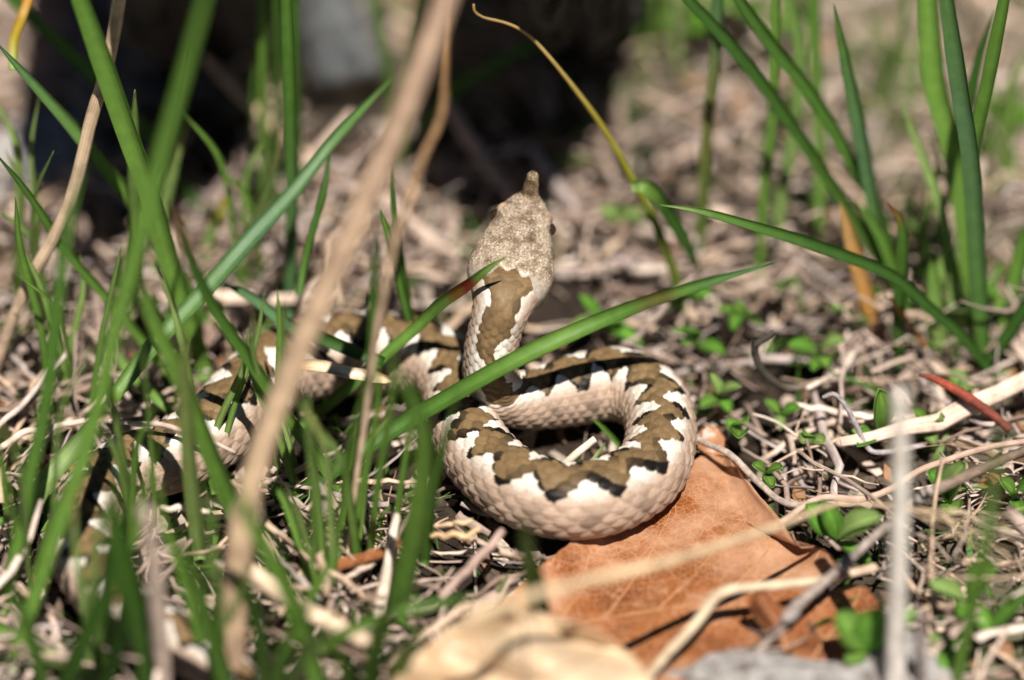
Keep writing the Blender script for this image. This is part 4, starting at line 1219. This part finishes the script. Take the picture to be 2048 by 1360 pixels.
for i, (x, y) in enumerate([(1290, 60), (1420, 40), (1500, 30), (1600, 60), (1230, 90), (1345, 20), (2030, 260)]):
    lv = [(x + random.uniform(-80, 80), y + random.uniform(-60, 30), random.uniform(.8, 3.2), random.uniform(40, 70)) for _ in range(5)]
    seedling('broad leaved green plant ' + ['beyond the leaning boulder behind the snout', 'behind the long slanting dark blade', 'behind the second slanting blade of the dark tuft', 'behind the thin upright tuft', 'at the side of the leaning boulder', 'between boulder and slanting dark blade', 'behind the large leaning tuft'][i], (x, y), lv, .6, group='plants beyond the rock', col=(.14, .30, .03))

# ------------------------------------------------------------------ rocks
def rock(name, label, centre, size, mat, seed, expo=3.2, rough=.16, n=40, cat='rock', group=None, rz=0.0, shear=0.0, shx=0.0):
    th = np.linspace(0, math.pi, n)
    ph = np.linspace(0, 2 * math.pi, 2 * n, endpoint=False)
    v = []
    for a in th:
        for b in ph:
            d = np.array([math.sin(a) * math.cos(b), math.sin(a) * math.sin(b), math.cos(a)])
            r = (np.abs(d) ** expo).sum() ** (-1 / expo)
            q = d * r
            dd = 1 + rough * mnoise.fractal(Vector(q * 1.6) + Vector((seed, seed * 2, 0)), 1.0, 2.1, 5) + .05 * mnoise.noise(Vector(q * 9))
            w = q * np.array(size) * dd
            w[1] -= shear * w[2]
            w[0] += shx * w[2]
            v.append((centre[0] + w[0] * math.cos(rz) - w[1] * math.sin(rz), centre[1] + w[0] * math.sin(rz) + w[1] * math.cos(rz), centre[2] + w[2]))
    o = obj(name, make_mesh(name, np.array(v), grid_faces(n, 2 * n, True)), mat)
    tag(o, label, cat, group)
    return o


rock('shade_rock', 'added dark boulder leaning over to shade the hollow beside the upright grass clump', (-0.097, 0.262, 0.10), (0.034, 0.19, 0.125), M_ROCK, 3.0, expo=4.0, rough=.08, shear=.95)  # added overhang, mostly above the frame, placed to shade the hollow
rock('shade_rock', 'added dark boulder leaning over to shade the hollow behind the viper snout', (0.019, 0.262, 0.10), (0.026, 0.19, 0.125), M_ROCK, 7.0, expo=4.0, rough=.08, shear=.95)  # second added overhang; the gap between the two lets sun onto the bottle
rock('backdrop_rock', 'added dark boulder behind the bottle, propping it and keeping the crevice dark', (-0.05, 0.355, 0.09), (0.06, 0.06, 0.12), M_ROCK, 5.0)  # added to keep it dark behind the bottle; also props it
rock('pale_stone', 'crumbly pale grey stone below the brown dead leaves', tuple(P(1600, 1385, 0.1)), (0.040, 0.009, 0.0085), M_PALE, 2.0, expo=2.6, rough=.35)
rock('pale_stone', 'chipped pale stone at the foot of the whitish upright stem', tuple(P(1800, 1345, 0.2)), (0.011, 0.010, 0.010), M_PALE, 6.0, expo=2.6, rough=.3)
rock('pebble', 'rounded grey stone half buried at the hollow rim', tuple(P(75, 330, 0.3)), (0.022, 0.018, 0.012), M_PALE, 9.0, expo=2.3, rough=.2)

# ------------------------------------------------------------------ bottle
def build_bottle():
    mouth = P(702, 160, 1.0)              # mouth down on the ground, leaning back into the crevice
    back = P(674, 20, 2.75)
    ax = unit(back - mouth)
    b1 = unit(np.cross(ax, [0, 0, 1.0])); b2 = np.cross(b1, ax)
    root = empty('bottle', (mouth[0], mouth[1], 0))
    tag(root, 'clear plastic bottle leaning neck down in the dark hollow between the boulders', 'bottle')
    bpy.context.view_layer.update()

    def lathe(prof, n=48):
        prof = np.array(prof) * CM
        a = np.linspace(0, 2 * math.pi, n, endpoint=False)
        v = mouth + prof[:, 0][:, None, None] * ax + prof[:, 1][:, None, None] * (np.cos(a)[None, :, None] * b1 + np.sin(a)[None, :, None] * b2)
        return v.reshape(-1, 3), grid_faces(len(prof), n, True)
    out = [(0, 1.24), (.05, 1.32), (.3, 1.34), (1.55, 1.34), (1.75, 1.36), (2.2, 1.38), (2.8, 1.5), (3.6, 1.95), (4.5, 2.35), (5.6, 2.6), (7, 2.65), (9, 2.66), (9.4, 2.56), (9.8, 2.66), (13, 2.66), (13.4, 2.56), (13.8, 2.66), (18, 2.66), (18.6, 2.5), (18.8, 2.0), (18.4, .05)]
    inn = [(18.3, .05), (18.6, 1.9), (18.4, 2.4), (18, 2.56), (7, 2.55), (5.6, 2.5), (4.5, 2.25), (3.6, 1.85), (2.8, 1.38), (2.2, 1.2), (1.5, 1.14), (0.05, 1.13), (0, 1.16), (0, 1.24)]
    v, f = lathe(out + inn)
    obj('bottle_shell', make_mesh('bottle_shell', v, f), M_GLASS, root)
    v, f = lathe([(1.62, 1.33), (1.64, 1.62), (1.72, 1.65), (1.84, 1.62), (1.86, 1.34)])
    obj('neck_ring', make_mesh('neck_ring', v, f), M_GLASS, root)
    for k in range(3):
        tt = np.linspace(0, 2 * math.pi * .92, 40)
        off = .35 + k * .36
        p = mouth + CM * ((off + .3 * tt / (2 * math.pi))[:, None] * ax + 1.37 * (np.cos(tt)[:, None] * b1 + np.sin(tt)[:, None] * b2))
        v, f, l = tube(p, .11 * CM, 10, ref=ax)
        obj('screw_thread', make_mesh('screw_thread', v, f), M_GLASS, root)


build_bottle()

# ------------------------------------------------------------------ litter of straw and twigs
SCOL = [(.50, .40, .32), (.58, .46, .36), (.42, .34, .28), (.62, .53, .44), (.34, .26, .21), (.48, .36, .25), (.40, .34, .31), (.55, .42, .30), (.24, .17, .13), (.46, .37, .31)]


def straw_proto(i):
    n = random.choice([7, 9, 11])
    t = np.linspace(-.5, .5, n)
    bend = random.uniform(-.22, .22)
    kink = random.uniform(-.25, .25)
    x = t.copy()
    y = bend * (t * t) * 1.1 + kink * np.maximum(0, t - random.uniform(-.2, .3)) + .014 * rng.normal(size=n)
    z = random.uniform(-.15, .2) * t * t + .008 * rng.normal(size=n)
    p = np.stack([x, y, z], -1)
    r = np.interp(t, [-.5, 0, .5], [random.uniform(.5, 1), 1, random.uniform(.3, 1)]) * (1 + .14 * rng.normal(size=n))
    return p, r


PROTO = [straw_proto(i) for i in range(26)]
SCOL = [(a_ * 1.06, b_ * 1.06, c_ * 1.10) for a_, b_, c_ in SCOL]


def in_poly(x, y, poly):
    c = False
    j = len(poly) - 1
    for i in range(len(poly)):
        if (poly[i][1] > y) != (poly[j][1] > y) and x < (poly[j][0] - poly[i][0]) * (y - poly[i][1]) / (poly[j][1] - poly[i][1]) + poly[i][0]:
            c = not c
        j = i
    return c


def project(p):
    d = np.asarray(p) - CAM
    z = d @ FWD
    return W / 2 + (d @ RGT) / z * DIST / SPAN * W, H / 2 - (d @ UPV) / z * DIST / SPAN * W


_su, _sv = project(SNAKE[:, :3])
_sr = np.maximum(SNAKE[:, 3], .9) * CM / PX


def over_snake(q):                    # nothing of the loose litter lies on top of the raised loop, neck and head
    u_, v_ = project(q)
    near = np.hypot(u_[:, None] - _su[None, :230], v_[:, None] - _sv[None, :230]) < _sr[None, :230]
    return bool(near.any()) and q[:, 2].max() > .006


cands = []
tries = 0
while len(cands) < 4000 and tries < 20000:
    tries += 1
    if random.random() < .74:
        x, y = random.uniform(-.19, .19), random.uniform(-.13, .26)
    else:
        x, y = random.uniform(-.6, .6), random.uniform(-.4, .75)
    if -.12 < x < .045 and y > .118 and random.random() < .85:
        continue
    if mnoise.noise(Vector((x * 34, y * 34, 9.1))) + .5 * max(0, y * 5) < random.uniform(-.45, .38):
        continue
    big = random.random()
    L_ = random.uniform(.008, .03) if big < .72 else random.uniform(.03, .085)
    wd_ = random.choice([.0003, .0004, .0005, .0006, .0007, .0009, .0012]) * (1.0 if big < .93 else 1.35)
    pi = random.randrange(len(PROTO))
    az = random.uniform(0, 2 * math.pi)
    tilt = random.gauss(0, .13) if big > .72 else random.gauss(0, .28)
    roll = random.uniform(0, 6.28)
    z = ground_h(x, y) + wd_ + random.random() ** 1.6 * .011 + abs(math.sin(tilt)) * L_ * .5
    p, r = PROTO[pi]
    ca, sa, ct, st_ = math.cos(az), math.sin(az), math.cos(tilt), math.sin(tilt)
    cr_, sr_ = math.cos(roll), math.sin(roll)
    Rx = np.array([[1, 0, 0], [0, cr_, -sr_], [0, sr_, cr_]])
    Ry = np.array([[ct, 0, st_], [0, 1, 0], [-st_, 0, ct]])
    Rz = np.array([[ca, -sa, 0], [sa, ca, 0], [0, 0, 1]])
    M = Rz @ Ry @ Rx
    q = (p * L_) @ M.T + np.array([x, y, z])
    if not clear_of_snake(q[::2]) or over_snake(q):
        continue
    if any(in_poly(a[0], a[1], LEAFPOLY) for a in q[::3]):
        continue
    qu, qv = project(q)
    if ((qu > 1480) & (qu < 1770) & (qv > 1165) & (qv < 1350)).any() and random.random() < .92:      # the brown leaves lie on top
        continue
    if ((qu > 1490) & (qu < 1610) & (qv > 640) & (qv < 800)).any() and q[:, 2].max() > .008:         # round the curled twig
        continue
    if x > .03 and y > .10 and random.random() < .55:                                               # bare open ground
        continue
    cands.append((x, y, z, L_, wd_, pi, M, q))
# the largest in view stand as objects of their own, the rest is one mass
area = []
for c in cands:
    u_, v_ = project(c[7].mean(axis=0))
    area.append(c[3] * c[4] if 0 < u_ < W and 0 < v_ < H else 0)
order = np.argsort(area)[::-1]
single = [i for i in order[:300] if area[i] > 0]
sset = set(single)
smesh = {}
SNAMES = ['beige', 'tan', 'brown', 'pale', 'dark brown', 'yellowish', 'grey', 'golden', 'blackish', 'pinkish']
MARKS = [('lying inside the viper loop', (1130, 890)), ('lying behind the viper head', (1050, 300)), ('lying beside the viper neck', (1120, 620)), ('in front of the viper loop', (950, 1130)),
         ('between the viper coils', (740, 900)), ('behind the rear viper coil', (720, 560)), ('beside the viper tail', (120, 1150)), ('by the lower tail end', (420, 1250)), ('behind the side coil', (300, 700)),
         ('by the grass crossing', (250, 400)), ('below the grass clump by the bottle', (530, 420)), ('near the bottle mouth', (700, 230)), ('beside the buried grey stone', (60, 320)), ('under the yellow green stalk', (1300, 480)),
         ('at the rim of the dark hollow', (950, 260)), ('on the open ground beyond the rock', (1350, 150)), ('behind the spreading dark tuft', (1650, 250)), ('behind the large leaning tuft', (1950, 200)), ('at the foot of the thin upright tuft', (1480, 540)),
         ('at the foot of the spreading dark tuft', (1780, 660)), ('at the foot of the large leaning tuft', (1980, 720)), ('by the curled twig', (1540, 720)), ('behind the orange leaf tip', (1500, 850)), ('beside the seedling with one tall leaf', (1720, 880)),
         ('by the red brown stalk', (1930, 820)), ('under the knotted twig', (1830, 1080)), ('below the feathery seed head', (1960, 1120)), ('among the frame corner seedlings', (1930, 1290)), ('beside the pale crumbly stone', (1700, 1340)), ('by the long root', (1650, 1000))]


def straw_geo(pi, L_, wd_):
    p, r = PROTO[pi]
    if pi % 5 < 2:                    # a flat dead blade
        return tube(p * L_, r * wd_ * 1.7, 7, ref=(0.1, .2, 1), flat=.14, rough=.06)
    return tube(p * L_, r * wd_, 7, ref=(0.1, .2, 1), flat=.62, rough=.09)


for i in single:
    x, y, z, L_, wd_, pi, M, q = cands[i]
    ci = random.randrange(len(SCOL))
    key = (pi, ci, round(L_ / .012), round(wd_ / .0003))
    if key not in smesh:
        v, f, lay = straw_geo(pi, L_, wd_)
        smesh[key] = make_mesh('dry_straw', v, f, np.tile(SCOL[ci], (len(v), 1)), lay)
    o = obj('dry_straw', smesh[key], M_STRAW)
    from mathutils import Matrix
    mw = Matrix.Identity(4)
    for a in range(3):
        for b in range(3):
            mw[a][b] = float(M[a, b])
    mw.translation = (x, y, z)
    o.matrix_world = mw
    u_, v_ = project(np.array([x, y, z]))
    near = min(MARKS, key=lambda m_: math.dist((u_, v_), m_[1]))[0]
    tag(o, '%s %s %s %s' % (SNAMES[ci], 'thick' if wd_ > .0011 else 'slim', 'long straw' if L_ > .055 else 'straw' if L_ > .03 else 'short straw', near), 'dry straw', 'loose dry straws in the litter')
V, F, C_, L2, off = [], [], [], [], 0
for i, (x, y, z, L_, wd_, pi, M, q) in enumerate(cands):
    if i in sset:
        continue
    p, r = PROTO[pi]
    v, f, lay = tube(p * L_, r * wd_ * (1.6 if pi % 5 < 2 else 1.0), 5, ref=(0.1, .2, 1), flat=.16 if pi % 5 < 2 else .7)
    v = v @ M.T + np.array([x, y, z])
    V.append(v); L2.append(lay)
    C_.append(np.tile(np.array(random.choice(SCOL)) * random.uniform(.7, 1.15), (len(v), 1)))
    F += [tuple(int(a) + off for a in q_) for q_ in f]
    off += len(v)
tag(obj('straw_litter', make_mesh('straw_litter', np.vstack(V), F, np.vstack(C_), np.vstack(L2)), M_STRAW), 'bed of small dry straw and twig bits covering the soil', 'litter', kind='stuff')

# crumbs: bark flakes, leaf bits
V, F, C_, L2, off = [], [], [], [], 0
for i in range(2600):
    x, y = (random.uniform(-.19, .19), random.uniform(-.13, .25)) if random.random() < .7 else (random.uniform(-.6, .6), random.uniform(-.4, .75))
    s_ = random.uniform(.0012, .005)
    z = ground_h(x, y) + random.random() ** 2 * .005
    if in_poly(x, y, LEAFPOLY) or not clear_of_snake(np.array([[x, y, z]]), s_):
        continue
    a = np.linspace(0, 2 * math.pi, 6, endpoint=False)
    rr = s_ * (0.5 + rng.random(6))
    nrm = unit(np.array([random.gauss(0, .5), random.gauss(0, .5), 1.0]))
    b1 = unit(np.cross(nrm, [1, .3, 0])); b2 = np.cross(nrm, b1)
    ring = np.array([x, y, z]) + np.outer(rr * np.cos(a), b1) + np.outer(rr * np.sin(a) * random.uniform(.4, 1), b2)
    v = np.vstack([ring + nrm * .0003, ring - nrm * .0003])
    f = [tuple(range(6)), tuple(reversed(range(6, 12)))] + [(k_, k_ + 6, (k_ + 1) % 6 + 6, (k_ + 1) % 6) for k_ in range(6)]
    V.append(v)
    C_.append(np.tile(np.array(random.choice([(.40, .31, .25), (.22, .13, .08), (.5, .40, .32), (.13, .09, .06), (.36, .18, .08), (.55, .46, .38)])) * random.uniform(.7, 1.1), (12, 1)))
    F += [tuple(k_ + off for k_ in q_) for q_ in f]
    off += 12
tag(obj('leaf_litter', make_mesh('leaf_litter', np.vstack(V), F, np.vstack(C_), np.zeros((off, 2)), smooth=False), M_BARK), 'crumbs of bark and broken leaf between the straw', 'litter', kind='stuff')

# short green grass and moss shoots between the straw
V, F, C_, L2, off = [], [], [], [], 0
for i in range(2300):
    if random.random() < .55:
        x, y = random.uniform(-.19, .19), random.uniform(-.13, .25)
    else:
        x, y = random.uniform(-.7, .7), random.uniform(-.4, .9)
    if mnoise.noise(Vector((x * 18, y * 18, 2.2))) < random.uniform(-.35, .25):
        continue
    if in_poly(x, y, LEAFPOLY):
        continue
    inv = abs(x) < .19 and -.13 < y < .25
    h = random.uniform(.006, .02) if inv else random.uniform(.02, .09)
    ln = np.array([random.gauss(0, .5), random.gauss(0, .5), 1.0])
    b = np.array([x, y, ground_h(x, y) - .001])
    p = spline(np.array([b, b + unit(ln) * h * .55, b + unit(ln + [random.gauss(0, .5), random.gauss(0, .5), -.3]) * h]), 6)
    if not clear_of_snake(p):
        continue
    az = random.uniform(0, 6.28)
    w = random.uniform(.0004, .0013) * np.array([.8, 1, 1, .8, .5, .08])
    sd_ = np.array([math.cos(az), math.sin(az), 0])
    g = p[:, None] + w[:, None, None] * np.array([-1, 0, 1.0])[None, :, None] * sd_ - np.array([0, .3, 0])[None, :, None] * w[:, None, None] * np.array([-math.sin(az), math.cos(az), 0])
    v, f, lay = sheet(g, .00015)
    V.append(v); L2.append(lay)
    C_.append(np.tile(np.array(random.choice([GREEN, BRIGHT, LIGHT, DARK, GREEN])) * random.uniform(.8, 1.2), (len(v), 1)))
    F.append(f + off)
    off += len(v)
tag(obj('short_grass', make_mesh('short_grass', np.vstack(V), np.vstack(F), np.vstack(C_), np.vstack(L2)), M_BLADE), 'short fresh grass shoots sprouting through the litter', 'grass', kind='stuff')
